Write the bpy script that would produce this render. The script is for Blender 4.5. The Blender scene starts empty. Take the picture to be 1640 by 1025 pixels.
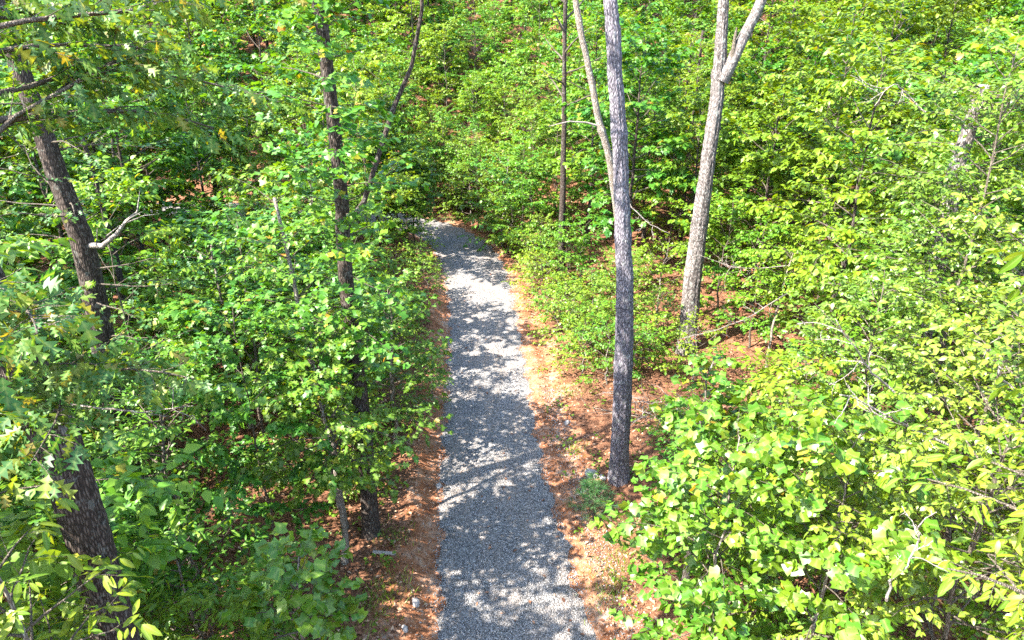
import bpy, math
import numpy as np
from mathutils import Matrix, Vector

# ------------------------------------------------------------------ camera, sky, sun, exposure
S = bpy.context.scene
C = S.collection
CAMZ, PITCH, F = 11.0, math.radians(22.0), 1108.0          # F in photograph pixels (1640 wide)
cam = bpy.data.objects.new('camera', bpy.data.cameras.new('camera'))
C.objects.link(cam)
cam.location = (0, 0, CAMZ)
cam.rotation_euler = (math.pi / 2 - PITCH, 0, 0)
cam.data.sensor_width = 36.0
cam.data.lens = F / 1640 * 36.0
cam.data.clip_end = 3000
S.camera = cam

SUN_EL = 46.0
SUN_DIR = np.array([0.90, 0.43])                           # where the light travels, seen from above
SUN_DIR = SUN_DIR / np.linalg.norm(SUN_DIR)
W = bpy.data.worlds.new('World'); S.world = W; W.use_nodes = True
nt = W.node_tree
sky = nt.nodes.new('ShaderNodeTexSky'); sky.sky_type = 'NISHITA'; sky.sun_disc = False
sky.sun_elevation = math.radians(SUN_EL)
sky.sun_rotation = math.atan2(-SUN_DIR[0], -SUN_DIR[1])
nt.links.new(sky.outputs[0], nt.nodes['Background'].inputs[0])
nt.nodes['Background'].inputs[1].default_value = 0.15
sun = bpy.data.objects.new('sun', bpy.data.lights.new('sun', 'SUN')); C.objects.link(sun)
sun.data.energy = 4.5; sun.data.angle = math.radians(0.55); sun.data.color = (1.0, 0.95, 0.86)
ce = math.cos(math.radians(SUN_EL))
sun.rotation_euler = Vector((SUN_DIR[0] * ce, SUN_DIR[1] * ce, -math.sin(math.radians(SUN_EL)))).to_track_quat('-Z', 'Y').to_euler()
S.view_settings.view_transform = 'Standard'
S.view_settings.look = 'None'
S.view_settings.exposure = 2.88
S.view_settings.gamma = 1.0
S.view_settings.use_curve_mapping = False
S.cycles.use_denoising = False
S.cycles.max_bounces = 5
S.cycles.transmission_bounces = 3
S.cycles.diffuse_bounces = 3
S.cycles.caustics_reflective = False
S.cycles.caustics_refractive = False

rng = np.random.RandomState(7)
UP = np.array([0, 0, 1.0])
CP, SP = math.cos(PITCH), math.sin(PITCH)

# ------------------------------------------------------------------ small helpers
def unit(v):
    return v / max(np.linalg.norm(v), 1e-9)

def project(p):
    """world points (n,3) -> photograph pixels and depth"""
    p = np.atleast_2d(p)
    d = CAMZ - p[:, 2]
    zc = p[:, 1] * CP + d * SP
    yc = d * CP - p[:, 1] * SP
    z = np.maximum(zc, 0.05)
    return 820 + p[:, 0] / z * F, 512.5 + yc / z * F, zc

def at_depth(px, py, zc):
    x = (px - 820) / F * zc; yc = (py - 512.5) / F * zc
    return np.array([x, zc * CP - yc * SP, CAMZ - zc * SP - yc * CP])

def inside(poly, x, y):
    poly = np.asarray(poly, float)
    r = np.zeros(len(x), bool)
    j = len(poly) - 1
    for i in range(len(poly)):
        xi, yi = poly[i]; xj, yj = poly[j]
        c = ((yi > y) != (yj > y)) & (x < (xj - xi) * (y - yi) / (yj - yi + 1e-12) + xi)
        r ^= c
        j = i
    return r

def mesh(name, verts, tris, smooth=False, attr=None):
    me = bpy.data.meshes.new(name)
    verts = np.asarray(verts, np.float32); tris = np.asarray(tris, np.int32)
    n = len(tris)
    me.vertices.add(len(verts)); me.vertices.foreach_set('co', verts.ravel())
    me.loops.add(n * 3); me.loops.foreach_set('vertex_index', tris.ravel())
    me.polygons.add(n)
    me.polygons.foreach_set('loop_start', np.arange(0, n * 3, 3, dtype=np.int32))
    me.polygons.foreach_set('loop_total', np.full(n, 3, np.int32))
    if smooth:
        me.polygons.foreach_set('use_smooth', np.ones(n, bool))
    for k, v in (attr or {}).items():
        a = me.attributes.new(k, 'FLOAT', 'POINT'); a.data.foreach_set('value', np.asarray(v, np.float32))
    me.update(); me.validate()
    return me

def link(name, me, mat=None, parent=None, kind=None):
    o = bpy.data.objects.new(name, me); C.objects.link(o)
    if mat is not None and not me.materials:
        me.materials.append(mat)
    if parent is not None:
        o.parent = parent
    if kind:
        o['kind'] = kind
    return o

def thing(name, label, cat, loc=(0, 0, 0), rz=0.0, group=None):
    o = bpy.data.objects.new(name, None); C.objects.link(o)
    o.location = loc; o.rotation_euler = (0, 0, rz); o.empty_display_size = 0.3
    o['label'] = label; o['category'] = cat
    if group: o['group'] = group
    return o

def tag(o, label, cat, group=None):
    o['label'] = label; o['category'] = cat
    if group: o['group'] = group
    return o

# ------------------------------------------------------------------ materials
def new_mat(name):
    m = bpy.data.materials.new(name); m.use_nodes = True
    t = m.node_tree
    for n in list(t.nodes): t.nodes.remove(n)
    out = t.nodes.new('ShaderNodeOutputMaterial')
    return m, t, out

def ramp(t, fac, stops):
    r = t.nodes.new('ShaderNodeValToRGB')
    e = r.color_ramp.elements
    while len(e) < len(stops): e.new(0.5)
    for i, (p, c) in enumerate(stops):
        e[i].position = p; e[i].color = (*c, 1)
    t.links.new(fac, r.inputs[0])
    return r.outputs[0]

def noise(t, vec, scale, detail=4, rough=0.55, dist=0.0):
    n = t.nodes.new('ShaderNodeTexNoise')
    n.inputs['Scale'].default_value = scale; n.inputs['Detail'].default_value = detail
    n.inputs['Roughness'].default_value = rough; n.inputs['Distortion'].default_value = dist
    if vec is not None: t.links.new(vec, n.inputs['Vector'])
    return n.outputs[0]

def math_node(t, op, a, b=None, clamp=False):
    n = t.nodes.new('ShaderNodeMath'); n.operation = op; n.use_clamp = clamp
    for i, v in enumerate((a, b)):
        if v is None: continue
        if isinstance(v, (int, float)): n.inputs[i].default_value = v
        else: t.links.new(v, n.inputs[i])
    return n.outputs[0]

def mixc(t, fac, a, b, mode='MIX'):
    n = t.nodes.new('ShaderNodeMix'); n.data_type = 'RGBA'; n.blend_type = mode
    for sock, v in ((n.inputs[0], fac), (n.inputs[6], a), (n.inputs[7], b)):
        if isinstance(v, (int, float)): sock.default_value = v
        elif isinstance(v, tuple): sock.default_value = (*v, 1)
        else: t.links.new(v, sock)
    return n.outputs[2]

def leaf_mat(name, stops, trans=0.36, rough=0.46, spec=0.36, yellow=(0.20, 0.225, 0.006), drift=0.45):
    m, t, out = new_mat(name)
    g = t.nodes.new('ShaderNodeNewGeometry'); oi = t.nodes.new('ShaderNodeObjectInfo')
    r = math_node(t, 'FRACT', math_node(t, 'ADD', g.outputs['Random Per Island'], oi.outputs['Random']))
    col = ramp(t, r, stops)
    n = noise(t, g.outputs['Position'], 0.55, 3, 0.6)
    f = math_node(t, 'MULTIPLY', math_node(t, 'SUBTRACT', n, 0.42, ), 2.2, True)
    f = math_node(t, 'MULTIPLY', f, drift)
    col = mixc(t, f, col, yellow)
    dark = mixc(t, 1.0, col, (0.52, 0.74, 0.90), 'MULTIPLY')       # whole trees of a cooler, deeper green
    tr = ramp(t, oi.outputs['Random'], [(0.15, (0, 0, 0)), (0.9, (0.85, 0.85, 0.85))])
    col = mixc(t, tr, col, dark)
    yr = ramp(t, math_node(t, 'FRACT', math_node(t, 'MULTIPLY', oi.outputs['Random'], 7.31)), [(0.45, (0, 0, 0)), (1.0, (drift, drift, drift))])
    col = mixc(t, yr, col, yellow)
    at = t.nodes.new('ShaderNodeAttribute'); at.attribute_name = 'rib'
    rb = math_node(t, 'MULTIPLY', math_node(t, 'POWER', at.outputs['Fac'], 5.0), 0.45)
    col = mixc(t, rb, col, (0.26, 0.32, 0.09))
    p = t.nodes.new('ShaderNodeBsdfPrincipled')
    t.links.new(col, p.inputs['Base Color'])
    p.inputs['Roughness'].default_value = rough
    p.inputs['Specular IOR Level'].default_value = spec
    tl = t.nodes.new('ShaderNodeBsdfTranslucent')
    t.links.new(mixc(t, 1.0, col, (1.7, 1.4, 0.3), 'MULTIPLY'), tl.inputs[0])
    mx = t.nodes.new('ShaderNodeMixShader'); mx.inputs[0].default_value = trans
    t.links.new(p.outputs[0], mx.inputs[1]); t.links.new(tl.outputs[0], mx.inputs[2])
    t.links.new(mx.outputs[0], out.inputs[0])
    return m

G = {
 'tulip': leaf_mat('tulip_leaf', [(0.0, (0.046, 0.140, 0.010)), (0.5, (0.080, 0.190, 0.011)), (0.95, (0.110, 0.220, 0.012)), (0.988, (0.24, 0.22, 0.015)), (1.0, (0.36, 0.18, 0.02))], drift=0.28, rough=0.4, spec=0.5),
 'maple': leaf_mat('maple_leaf', [(0.0, (0.028, 0.120, 0.012)), (0.5, (0.055, 0.170, 0.014)), (0.95, (0.095, 0.215, 0.015)), (0.99, (0.26, 0.22, 0.02)), (1.0, (0.34, 0.13, 0.02))], drift=0.35),
 'elm': leaf_mat('elm_leaf', [(0.0, (0.078, 0.160, 0.014)), (0.5, (0.125, 0.208, 0.018)), (1.0, (0.180, 0.248, 0.028))], spec=0.45, rough=0.4, drift=0.3),
 'oak': leaf_mat('oak_leaf', [(0.0, (0.026, 0.100, 0.022)), (0.6, (0.052, 0.140, 0.026)), (0.88, (0.100, 0.160, 0.016)), (1.0, (0.18, 0.13, 0.02))], spec=0.32, rough=0.5, drift=0.22),
 'sourwood': leaf_mat('sourwood_leaf', [(0.0, (0.042, 0.145, 0.010)), (0.6, (0.080, 0.200, 0.013)), (1.0, (0.130, 0.240, 0.016))], drift=0.45),
 'chestnut': leaf_mat('chestnut_leaf', [(0.0, (0.095, 0.185, 0.010)), (0.6, (0.140, 0.225, 0.012)), (1.0, (0.195, 0.245, 0.014))]),
 'wood': leaf_mat('woodland_leaf', [(0.0, (0.050, 0.155, 0.010)), (0.5, (0.090, 0.210, 0.013)), (0.96, (0.140, 0.250, 0.016)), (1.0, (0.26, 0.21, 0.02))], drift=0.45),
 'pine': leaf_mat('pine_needle', [(0.0, (0.02, 0.085, 0.028)), (1.0, (0.05, 0.14, 0.035))], trans=0.15),
 'rust': leaf_mat('dead_leaf', [(0.0, (0.20, 0.05, 0.025)), (1.0, (0.36, 0.12, 0.05))], trans=0.3, yellow=(0.36, 0.10, 0.06)),
}

def bark_mat(name, dark, mid, pale, lichen=0.0, fur=1.6, patch=0.3):
    m, t, out = new_mat(name)
    tc = t.nodes.new('ShaderNodeTexCoord')
    mp = t.nodes.new('ShaderNodeMapping'); mp.inputs['Scale'].default_value = (1, 1, 0.22)
    t.links.new(tc.outputs['Object'], mp.inputs[0])
    f = noise(t, mp.outputs[0], 17 * fur, 5, 0.62, 0.5)
    v = t.nodes.new('ShaderNodeTexVoronoi'); v.feature = 'DISTANCE_TO_EDGE'; v.inputs['Scale'].default_value = 22 * fur
    t.links.new(mp.outputs[0], v.inputs['Vector'])
    ve = math_node(t, 'MULTIPLY', v.outputs['Distance'], 3.0, True)
    h = math_node(t, 'MULTIPLY', math_node(t, 'ADD', f, ve), 0.55)
    col = ramp(t, h, [(0.18, dark), (0.45, mid), (0.75, pale)])
    big = noise(t, mp.outputs[0], 2.6, 4, 0.6, 0.6)
    bm = ramp(t, big, [(0.50, (0, 0, 0)), (0.66, (patch, patch, patch))])
    col = mixc(t, bm, col, mixc(t, 0.6, col, pale))
    if lichen:
        sp = noise(t, tc.outputs['Object'], 7.5, 6, 0.7)
        lm = ramp(t, sp, [(0.56, (0, 0, 0)), (0.62, (lichen, lichen, lichen))])
        col = mixc(t, lm, col, (0.50, 0.54, 0.48))
    p = t.nodes.new('ShaderNodeBsdfPrincipled'); p.inputs['Roughness'].default_value = 0.9
    p.inputs['Specular IOR Level'].default_value = 0.2
    t.links.new(col, p.inputs['Base Color'])
    b = t.nodes.new('ShaderNodeBump'); b.inputs['Strength'].default_value = 0.9; b.inputs['Distance'].default_value = 0.03
    t.links.new(h, b.inputs['Height']); t.links.new(b.outputs[0], p.inputs['Normal'])
    t.links.new(p.outputs[0], out.inputs[0])
    return m

B = {
 'dark': bark_mat('dark_bark', (0.008, 0.006, 0.005), (0.032, 0.022, 0.017), (0.095, 0.073, 0.060), 0.12),
 'grey': bark_mat('grey_bark', (0.018, 0.016, 0.019), (0.085, 0.075, 0.086), (0.25, 0.225, 0.25), 0.2),
 'pale': bark_mat('pale_bark', (0.018, 0.014, 0.012), (0.080, 0.067, 0.060), (0.23, 0.20, 0.185), 0.32, 1.3, 0.6),
 'twig': bark_mat('twig_bark', (0.035, 0.028, 0.02), (0.085, 0.068, 0.05), (0.17, 0.14, 0.11), 0.0, 2.0),
 'bare': bark_mat('bare_wood', (0.10, 0.083, 0.070), (0.21, 0.18, 0.155), (0.36, 0.32, 0.29), 0.0, 2.0),
 'thin': bark_mat('sapling_bark', (0.06, 0.047, 0.036), (0.15, 0.12, 0.095), (0.28, 0.245, 0.205), 0.3, 1.5),
}

def island_mat(name, stops, rough=0.9, bump=0.0):
    m, t, out = new_mat(name)
    g = t.nodes.new('ShaderNodeNewGeometry')
    col = ramp(t, g.outputs['Random Per Island'], stops)
    n = noise(t, g.outputs['Position'], 45, 3)
    col = mixc(t, 0.35, col, ramp(t, n, [(0.3, (0.4, 0.4, 0.4)), (0.7, (1, 1, 1))]), 'MULTIPLY')
    p = t.nodes.new('ShaderNodeBsdfPrincipled'); p.inputs['Roughness'].default_value = rough
    p.inputs['Specular IOR Level'].default_value = 0.25
    t.links.new(col, p.inputs['Base Color']); t.links.new(p.outputs[0], out.inputs[0])
    return m

M_STONE = island_mat('crushed_stone', [(0.0, (0.066, 0.062, 0.06)), (0.35, (0.187, 0.175, 0.167)), (0.8, (0.295, 0.278, 0.265)), (1.0, (0.48, 0.455, 0.435))])
M_LITTER = island_mat('fallen_leaf', [(0.0, (0.075, 0.030, 0.016)), (0.4, (0.18, 0.080, 0.042)), (0.8, (0.30, 0.150, 0.085)), (1.0, (0.44, 0.29, 0.19))])
M_ROCK = island_mat('pale_rock', [(0.0, (0.20, 0.17, 0.15)), (1.0, (0.34, 0.31, 0.29))])
M_CLOD = island_mat('clay_clod', [(0.0, (0.25, 0.09, 0.035)), (0.6, (0.40, 0.17, 0.075)), (1.0, (0.50, 0.36, 0.26))])
M_PLANK = island_mat('weathered_wood', [(0.0, (0.28, 0.235, 0.20)), (1.0, (0.32, 0.275, 0.24))])

def ground_mat():
    m, t, out = new_mat('forest_floor')
    g = t.nodes.new('ShaderNodeNewGeometry'); P = g.outputs['Position']
    a = t.nodes.new('ShaderNodeAttribute'); a.attribute_name = 'clay'
    n1 = noise(t, P, 6, 6, 0.7); n2 = noise(t, P, 1.3, 4); n3 = noise(t, P, 24, 4, 0.7)
    lit = ramp(t, math_node(t, 'MULTIPLY', math_node(t, 'ADD', n1, n3), 0.5), [(0.36, (0.045, 0.022, 0.013)), (0.48, (0.13, 0.058, 0.03)), (0.58, (0.22, 0.105, 0.058)), (0.68, (0.34, 0.21, 0.13))])
    clay = ramp(t, math_node(t, 'MULTIPLY', math_node(t, 'ADD', n1, n2), 0.5), [(0.38, (0.14, 0.053, 0.024)), (0.47, (0.245, 0.098, 0.044)), (0.55, (0.31, 0.165, 0.096)), (0.63, (0.36, 0.26, 0.195))])
    f = math_node(t, 'ADD', a.outputs['Fac'], math_node(t, 'MULTIPLY', math_node(t, 'SUBTRACT', n1, 0.5), 1.3))
    f = ramp(t, f, [(0.38, (0, 0, 0)), (0.62, (1, 1, 1))])
    col = mixc(t, f, lit, clay)
    p = t.nodes.new('ShaderNodeBsdfPrincipled'); p.inputs['Roughness'].default_value = 0.95
    p.inputs['Specular IOR Level'].default_value = 0.15
    t.links.new(col, p.inputs['Base Color'])
    b = t.nodes.new('ShaderNodeBump'); b.inputs['Strength'].default_value = 0.8; b.inputs['Distance'].default_value = 0.06
    t.links.new(math_node(t, 'ADD', n1, n3), b.inputs['Height']); t.links.new(b.outputs[0], p.inputs['Normal'])
    t.links.new(p.outputs[0], out.inputs[0])
    return m

def gravel_mat():
    m, t, out = new_mat('gravel_bed')
    g = t.nodes.new('ShaderNodeNewGeometry'); P = g.outputs['Position']
    v = t.nodes.new('ShaderNodeTexVoronoi'); v.inputs['Scale'].default_value = 32; t.links.new(P, v.inputs['Vector'])
    r = t.nodes.new('ShaderNodeSeparateColor'); t.links.new(v.outputs['Color'], r.inputs[0])
    col = ramp(t, r.outputs[0], [(0.0, (0.066, 0.061, 0.059)), (0.4, (0.178, 0.167, 0.159)), (0.8, (0.285, 0.268, 0.255)), (1.0, (0.44, 0.415, 0.40))])
    edge = ramp(t, v.outputs['Distance'], [(0.25, (1, 1, 1)), (0.7, (0.35, 0.35, 0.35))])
    col = mixc(t, 0.8, col, edge, 'MULTIPLY')
    mp = t.nodes.new('ShaderNodeMapping'); mp.inputs['Scale'].default_value = (1.6, 0.35, 1); t.links.new(P, mp.inputs[0])
    n = noise(t, mp.outputs[0], 1.2, 5, 0.65)
    dirt = ramp(t, n, [(0.45, (0, 0, 0)), (0.7, (0.5, 0.5, 0.5))])
    col = mixc(t, dirt, col, (0.30, 0.22, 0.16))
    p = t.nodes.new('ShaderNodeBsdfPrincipled'); p.inputs['Roughness'].default_value = 0.85
    p.inputs['Specular IOR Level'].default_value = 0.3
    t.links.new(col, p.inputs['Base Color'])
    b = t.nodes.new('ShaderNodeBump'); b.inputs['Strength'].default_value = 1.0; b.inputs['Distance'].default_value = 0.03; b.invert = True
    t.links.new(v.outputs['Distance'], b.inputs['Height']); t.links.new(b.outputs[0], p.inputs['Normal'])
    t.links.new(p.outputs[0], out.inputs[0])
    return m

# ------------------------------------------------------------------ terrain and drive
ROAD = np.array([(3.2, -40), (2.2, -10), (1.25, 0), (0.0, 10.9), (-0.62, 16.9), (-0.93, 22.8), (-1.35, 29), (-1.95, 33.5), (-2.9, 37), (-4.5, 39.6), (-7.2, 41.6), (-11.5, 43.2), (-20, 44.6), (-40, 45.6)], float)
def smooth_line(p, n):
    t = np.linspace(0, 1, len(p)); tt = np.linspace(0, 1, n)
    q = np.stack([np.interp(tt, t, p[:, i]) for i in range(2)], 1)
    for _ in range(40):
        q[1:-1] = 0.25 * q[:-2] + 0.5 * q[1:-1] + 0.25 * q[2:]
    return q
RC = smooth_line(ROAD, 260)
def half_width(y):
    return np.interp(y, [-20, 11, 17, 23, 29, 35, 42], [1.5, 1.5, 1.40, 1.38, 1.45, 1.6, 1.2])

def road_d(x, y):
    """signed distance from the drive's centre line (right is positive) and its y"""
    x = np.atleast_1d(np.asarray(x, float)); y = np.atleast_1d(np.asarray(y, float))
    if x.ndim == 1 and len(x) <= 64:
        A_, E_ = RC[:-1], RC[1:] - RC[:-1]
        t = np.clip(((x[:, None] - A_[:, 0]) * E_[:, 0] + (y[:, None] - A_[:, 1]) * E_[:, 1]) / (E_ ** 2).sum(1), 0, 1)
        dx = x[:, None] - A_[:, 0] - t * E_[:, 0]; dy = y[:, None] - A_[:, 1] - t * E_[:, 1]
        dd = dx * dx + dy * dy; k = dd.argmin(1); i = np.arange(len(x))
        sg = np.sign(dx[i, k] * E_[k, 1] - dy[i, k] * E_[k, 0])
        return np.sqrt(dd[i, k]) * np.where(sg == 0, 1, sg), A_[k, 1] + t[i, k] * E_[k, 1]
    best = np.full(x.shape, 1e9); sgn = np.ones(x.shape); yy = np.zeros(x.shape)
    a = RC[:-1]; b = RC[1:]
    for i in range(len(a)):
        e = b[i] - a[i]; L2 = e @ e
        t = np.clip(((x - a[i, 0]) * e[0] + (y - a[i, 1]) * e[1]) / L2, 0, 1)
        dx = x - a[i, 0] - t * e[0]; dy = y - a[i, 1] - t * e[1]
        d = dx * dx + dy * dy
        k = d < best
        best = np.where(k, d, best); yy = np.where(k, a[i, 1] + t * e[1], yy)
        sgn = np.where(k, np.sign(dx * e[1] - dy * e[0]), sgn)
    return np.sqrt(best) * np.where(sgn == 0, 1, sgn), yy

def sp(v, w):
    v = np.asarray(v, float) / w
    return w * np.where(v > 30, v, np.log1p(np.exp(np.minimum(v, 30))))
def sstep(v, a, b):
    t = np.clip((v - a) / (b - a), 0, 1); return t * t * (3 - 2 * t)
def base_h(x, y):
    h = 0.045 * (sp(y - 24, 2) - sp(y - 46, 2)) + 0.30 * (sp(y - 47, 3) - sp(y - 185, 12))
    h = h + 0.08 * (sp(x - 5, 1.5) - sp(x - 45, 4)) - 0.03 * (sp(-x - 6, 1.5) - sp(-x - 45, 4))
    return h
def bumps(x, y):
    return (0.10 * np.sin(0.9 * x + 0.5 * y) + 0.08 * np.sin(1.7 * y - 0.8 * x + 1) + 0.05 * np.sin(3.1 * x + 2.3 * y) + 0.03 * np.sin(6.3 * x - 4.1 * y) + 0.02 * np.sin(11 * x + 9 * y)
            + 0.25 * np.sin(0.21 * x + 0.3) * np.sin(0.17 * y))
def ground_z(x, y):
    x = np.asarray(x, float); y = np.asarray(y, float)
    d, yy = road_d(x.ravel(), y.ravel())
    d = d.reshape(x.shape); yy = yy.reshape(x.shape)
    e = np.abs(d) - half_width(yy)
    h = base_h(x, y) + bumps(x, y) * sstep(e, 0.3, 3.0) + 0.35 * bumps(2.3 * x, 2.3 * y) * sstep(e, 0.0, 0.6) * 0.25
    h = h - 0.07 * (1 - sstep(e, -0.35, 0.05))
    h = h + np.where(d < 0, 0.30 * sstep(e, 0.15, 0.75), 0.10 * sstep(e, 0.1, 0.5) - 0.14 * np.exp(-((e - 0.75) / 0.3) ** 2) + 0.12 * sstep(e, 1.0, 2.4))
    return h
def gz(x, y):
    return float(ground_z(np.array([x]), np.array([y]))[0])

def axis(parts):
    return np.unique(np.concatenate([np.arange(a, b, s) for a, b, s in parts] + [[parts[-1][1]]]))
gx = axis([(-900, -200, 100), (-200, -60, 14), (-60, -12, 2), (-12, -4.2, 0.5), (-4.2, 5.5, 0.14), (5.5, 14, 0.5), (14, 60, 2), (60, 200, 14), (200, 900, 100)])
gy = axis([(-300, -40, 40), (-40, 6, 2), (6, 30, 0.16), (30, 50, 0.4), (50, 90, 1.6), (90, 210, 6), (210, 1500, 90)])
X, Y = np.meshgrid(gx, gy)
Z = ground_z(X, Y)
nx, ny = len(gx), len(gy)
idx = np.arange(nx * ny).reshape(ny, nx)
q = np.stack([idx[:-1, :-1], idx[:-1, 1:], idx[1:, 1:], idx[1:, :-1]], -1).reshape(-1, 4)
tris = np.concatenate([q[:, [0, 1, 2]], q[:, [0, 2, 3]]])
d, yy = road_d(X.ravel(), Y.ravel()); e = np.abs(d) - half_width(yy)
wob = 0.25 * np.sin(Y.ravel() * 1.9) + 0.2 * np.sin(Y.ravel() * 0.7 + 2) + 0.1 * np.sin(Y.ravel() * 4.3)
right_w = np.interp(yy, [8, 13, 17, 21, 27, 33, 40], [0.6, 0.7, 1.3, 1.6, 1.1, 0.6, 0.4])
clay = np.where(d < 0, 1 - sstep(e, 0.45 + 0.4 * wob, 1.15 + 0.5 * wob), np.where(e < 0.55, 1.0, 0.62) * (1 - sstep(e, right_w * (0.8 + 0.5 * wob), right_w * (0.8 + 0.5 * wob) + 0.8)))
clay = np.maximum(clay, 0.85 * ((d < 0) & (yy > 9.0) & (yy < 13.2)) * (1 - sstep(e, 0.9, 1.9)))
ground = link('ground', mesh('ground', np.stack([X, Y, Z], -1).reshape(-1, 3), tris, True, {'clay': clay}), ground_mat(), kind='structure')

# the gravel bed: a crowned strip whose ragged edge dips into the clay
tng = np.gradient(RC, axis=0); tng /= np.linalg.norm(tng, axis=1)[:, None]
nrm = np.stack([tng[:, 1], -tng[:, 0]], 1)
rows = []
cols = np.linspace(-1, 1, 25)
RF = smooth_line(RC, 900); tngf = np.gradient(RF, axis=0); tngf /= np.linalg.norm(tngf, axis=1)[:, None]
nrmf = np.stack([tngf[:, 1], -tngf[:, 0]], 1)
hwv = half_width(RF[:, 1])
sl = np.arange(len(RF))
edge_l = 0.14 * np.sin(sl * 0.31) + 0.06 * np.sin(sl * 0.83 + 1) + 0.05 * rng.randn(len(RF))
edge_r = 0.14 * np.sin(sl * 0.27 + 2) + 0.07 * np.sin(sl * 0.71) + 0.05 * rng.randn(len(RF))
V = []
for c in cols:
    w = hwv + 0.12 + (edge_l if c < 0 else edge_r) * abs(c)
    p = RF + nrmf * (c * w)[:, None]
    z = base_h(p[:, 0], p[:, 1]) + 0.045 * (1 - c ** 2) - 0.018 * (math.exp(-((abs(c) - 0.5) / 0.16) ** 2)) - 0.09 * max(0, (abs(c) - 0.9) / 0.1)
    V.append(np.stack([p[:, 0], p[:, 1], z], 1))
V = np.stack(V, 1)
i2 = np.arange(V.shape[0] * V.shape[1]).reshape(V.shape[:2])
q = np.stack([i2[:-1, :-1], i2[:-1, 1:], i2[1:, 1:], i2[1:, :-1]], -1).reshape(-1, 4)
road = link('gravel_drive', mesh('gravel_drive', V.reshape(-1, 3), np.concatenate([q[:, [0, 1, 2]], q[:, [0, 2, 3]]]), True), gravel_mat(), kind='structure')

# loose stones, clods and fallen leaves: real pieces nobody could count
OCT_V = np.array([(1, 0, 0), (-1, 0, 0), (0, 1, 0), (0, -1, 0), (0, 0, 1), (0, 0, -1)], float)
OCT_F = np.array([(0, 2, 4), (2, 1, 4), (1, 3, 4), (3, 0, 4), (2, 0, 5), (1, 2, 5), (3, 1, 5), (0, 3, 5)])
def rand_rot(n, r):
    qv = r.randn(n, 4); qv /= np.linalg.norm(qv, axis=1)[:, None]
    w, x, y, z = qv.T
    return np.stack([np.stack([1 - 2 * (y * y + z * z), 2 * (x * y - z * w), 2 * (x * z + y * w)], -1), np.stack([2 * (x * y + z * w), 1 - 2 * (x * x + z * z), 2 * (y * z - x * w)], -1), np.stack([2 * (x * z - y * w), 2 * (y * z + x * w), 1 - 2 * (x * x + y * y)], -1)], 1)
def scatter_stones(pos, size, r):
    n = len(pos)
    v = OCT_V[None] * (0.6 + 0.6 * r.rand(n, 6, 1)) * (size[:, None, None] * np.array([1, 0.8, 0.65]))
    v = np.einsum('nij,nkj->nki', rand_rot(n, r), v) + pos[:, None]
    f = OCT_F[None] + 6 * np.arange(n)[:, None, None]
    return v.reshape(-1, 3), f.reshape(-1, 3)
def road_top(x, y):
    d, yy = road_d(x, y); c = d / (half_width(yy) + 0.12)
    z = base_h(x, y) + 0.045 * (1 - c ** 2) - 0.018 * np.exp(-((np.abs(c) - 0.5) / 0.16) ** 2)
    return np.where(np.abs(c) < 0.93, z, ground_z(x, y)), d, yy
r = np.random.RandomState(3)
n = 52000
yv = 8.5 + 26 * r.rand(n) ** 1.5
cx = np.interp(yv, RC[:, 1], RC[:, 0])
off = (r.rand(n) * 2 - 1) * (half_width(yv) + 0.10 + 0.30 * np.abs(r.randn(n)) * (r.rand(n) < 0.3))
zt, _, _ = road_top(cx + off, yv)
pos = np.stack([cx + off, yv, zt + 0.004], 1)
v, f = scatter_stones(pos, 0.011 + 0.016 * r.rand(n) ** 2, r)
link('gravel', mesh('gravel', v, f), M_STONE, kind='stuff')
n = 5200                                                    # spill on the right shoulder and clods along both verges
yv = 9 + 24 * r.rand(n) ** 1.4; side = np.where(r.rand(n) < 0.6, 1, -1)
cx = np.interp(yv, RC[:, 1], RC[:, 0])
off = side * (half_width(yv) + 0.05 + 0.9 * r.rand(n))
pos = np.stack([cx + off, yv, ground_z(cx + off, yv) + 0.004], 1)
v, f = scatter_stones(pos, 0.012 + 0.03 * r.rand(n) ** 3, r)
link('clay_clods', mesh('clay_clods', v, f), M_CLOD, kind='stuff')
n = 3200
yv = 9 + 12 * r.rand(n); cx = np.interp(yv, RC[:, 1], RC[:, 0])
off = half_width(yv) + 0.8 + 0.22 * r.randn(n)
pos = np.stack([cx + off, yv, ground_z(cx + off, yv) + 0.006], 1)
v, f = scatter_stones(pos, 0.013 + 0.02 * r.rand(n) ** 2, r)
link('shoulder_pebbles', mesh('shoulder_pebbles', v, f), M_STONE, kind='stuff')

n = 66000
yv = 6 + 46 * r.rand(n) ** 1.25
xv = (r.rand(n) * 2 - 1) * (3.5 + 0.72 * yv)
d, yy = road_d(xv, yv); e = np.abs(d) - half_width(yy)
keep = (e > 0.05) & ((e > 0.6) | (r.rand(n) < 0.3))
keep |= (np.abs(e) < 3) & (r.rand(n) < 0.03)
xv, yv = xv[keep], yv[keep]; n = len(xv)
zt, _, _ = road_top(xv, yv)
LV = np.array([(0, -0.5, 0), (0.28, 0.02, 0.12), (0, 0.5, 0.03), (-0.28, 0.0, 0.14)], float)
a = r.rand(n) * 6.283; s = 0.06 + 0.075 * r.rand(n)
ca, sa = np.cos(a), np.sin(a)
lv = LV[None] * s[:, None, None] * (1 + 0.5 * r.randn(n, 4, 1) * np.array([0.2, 0.2, 1.0]))
tilt = 0.35 * r.randn(n)
lz = lv[..., 2] + lv[..., 1] * tilt[:, None] + 0.02
v = np.stack([lv[..., 0] * ca[:, None] - lv[..., 1] * sa[:, None] + xv[:, None], lv[..., 0] * sa[:, None] + lv[..., 1] * ca[:, None] + yv[:, None], lz + zt[:, None]], -1)
f = np.array([(0, 1, 2), (0, 2, 3)])[None] + 4 * np.arange(n)[:, None, None]
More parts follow.
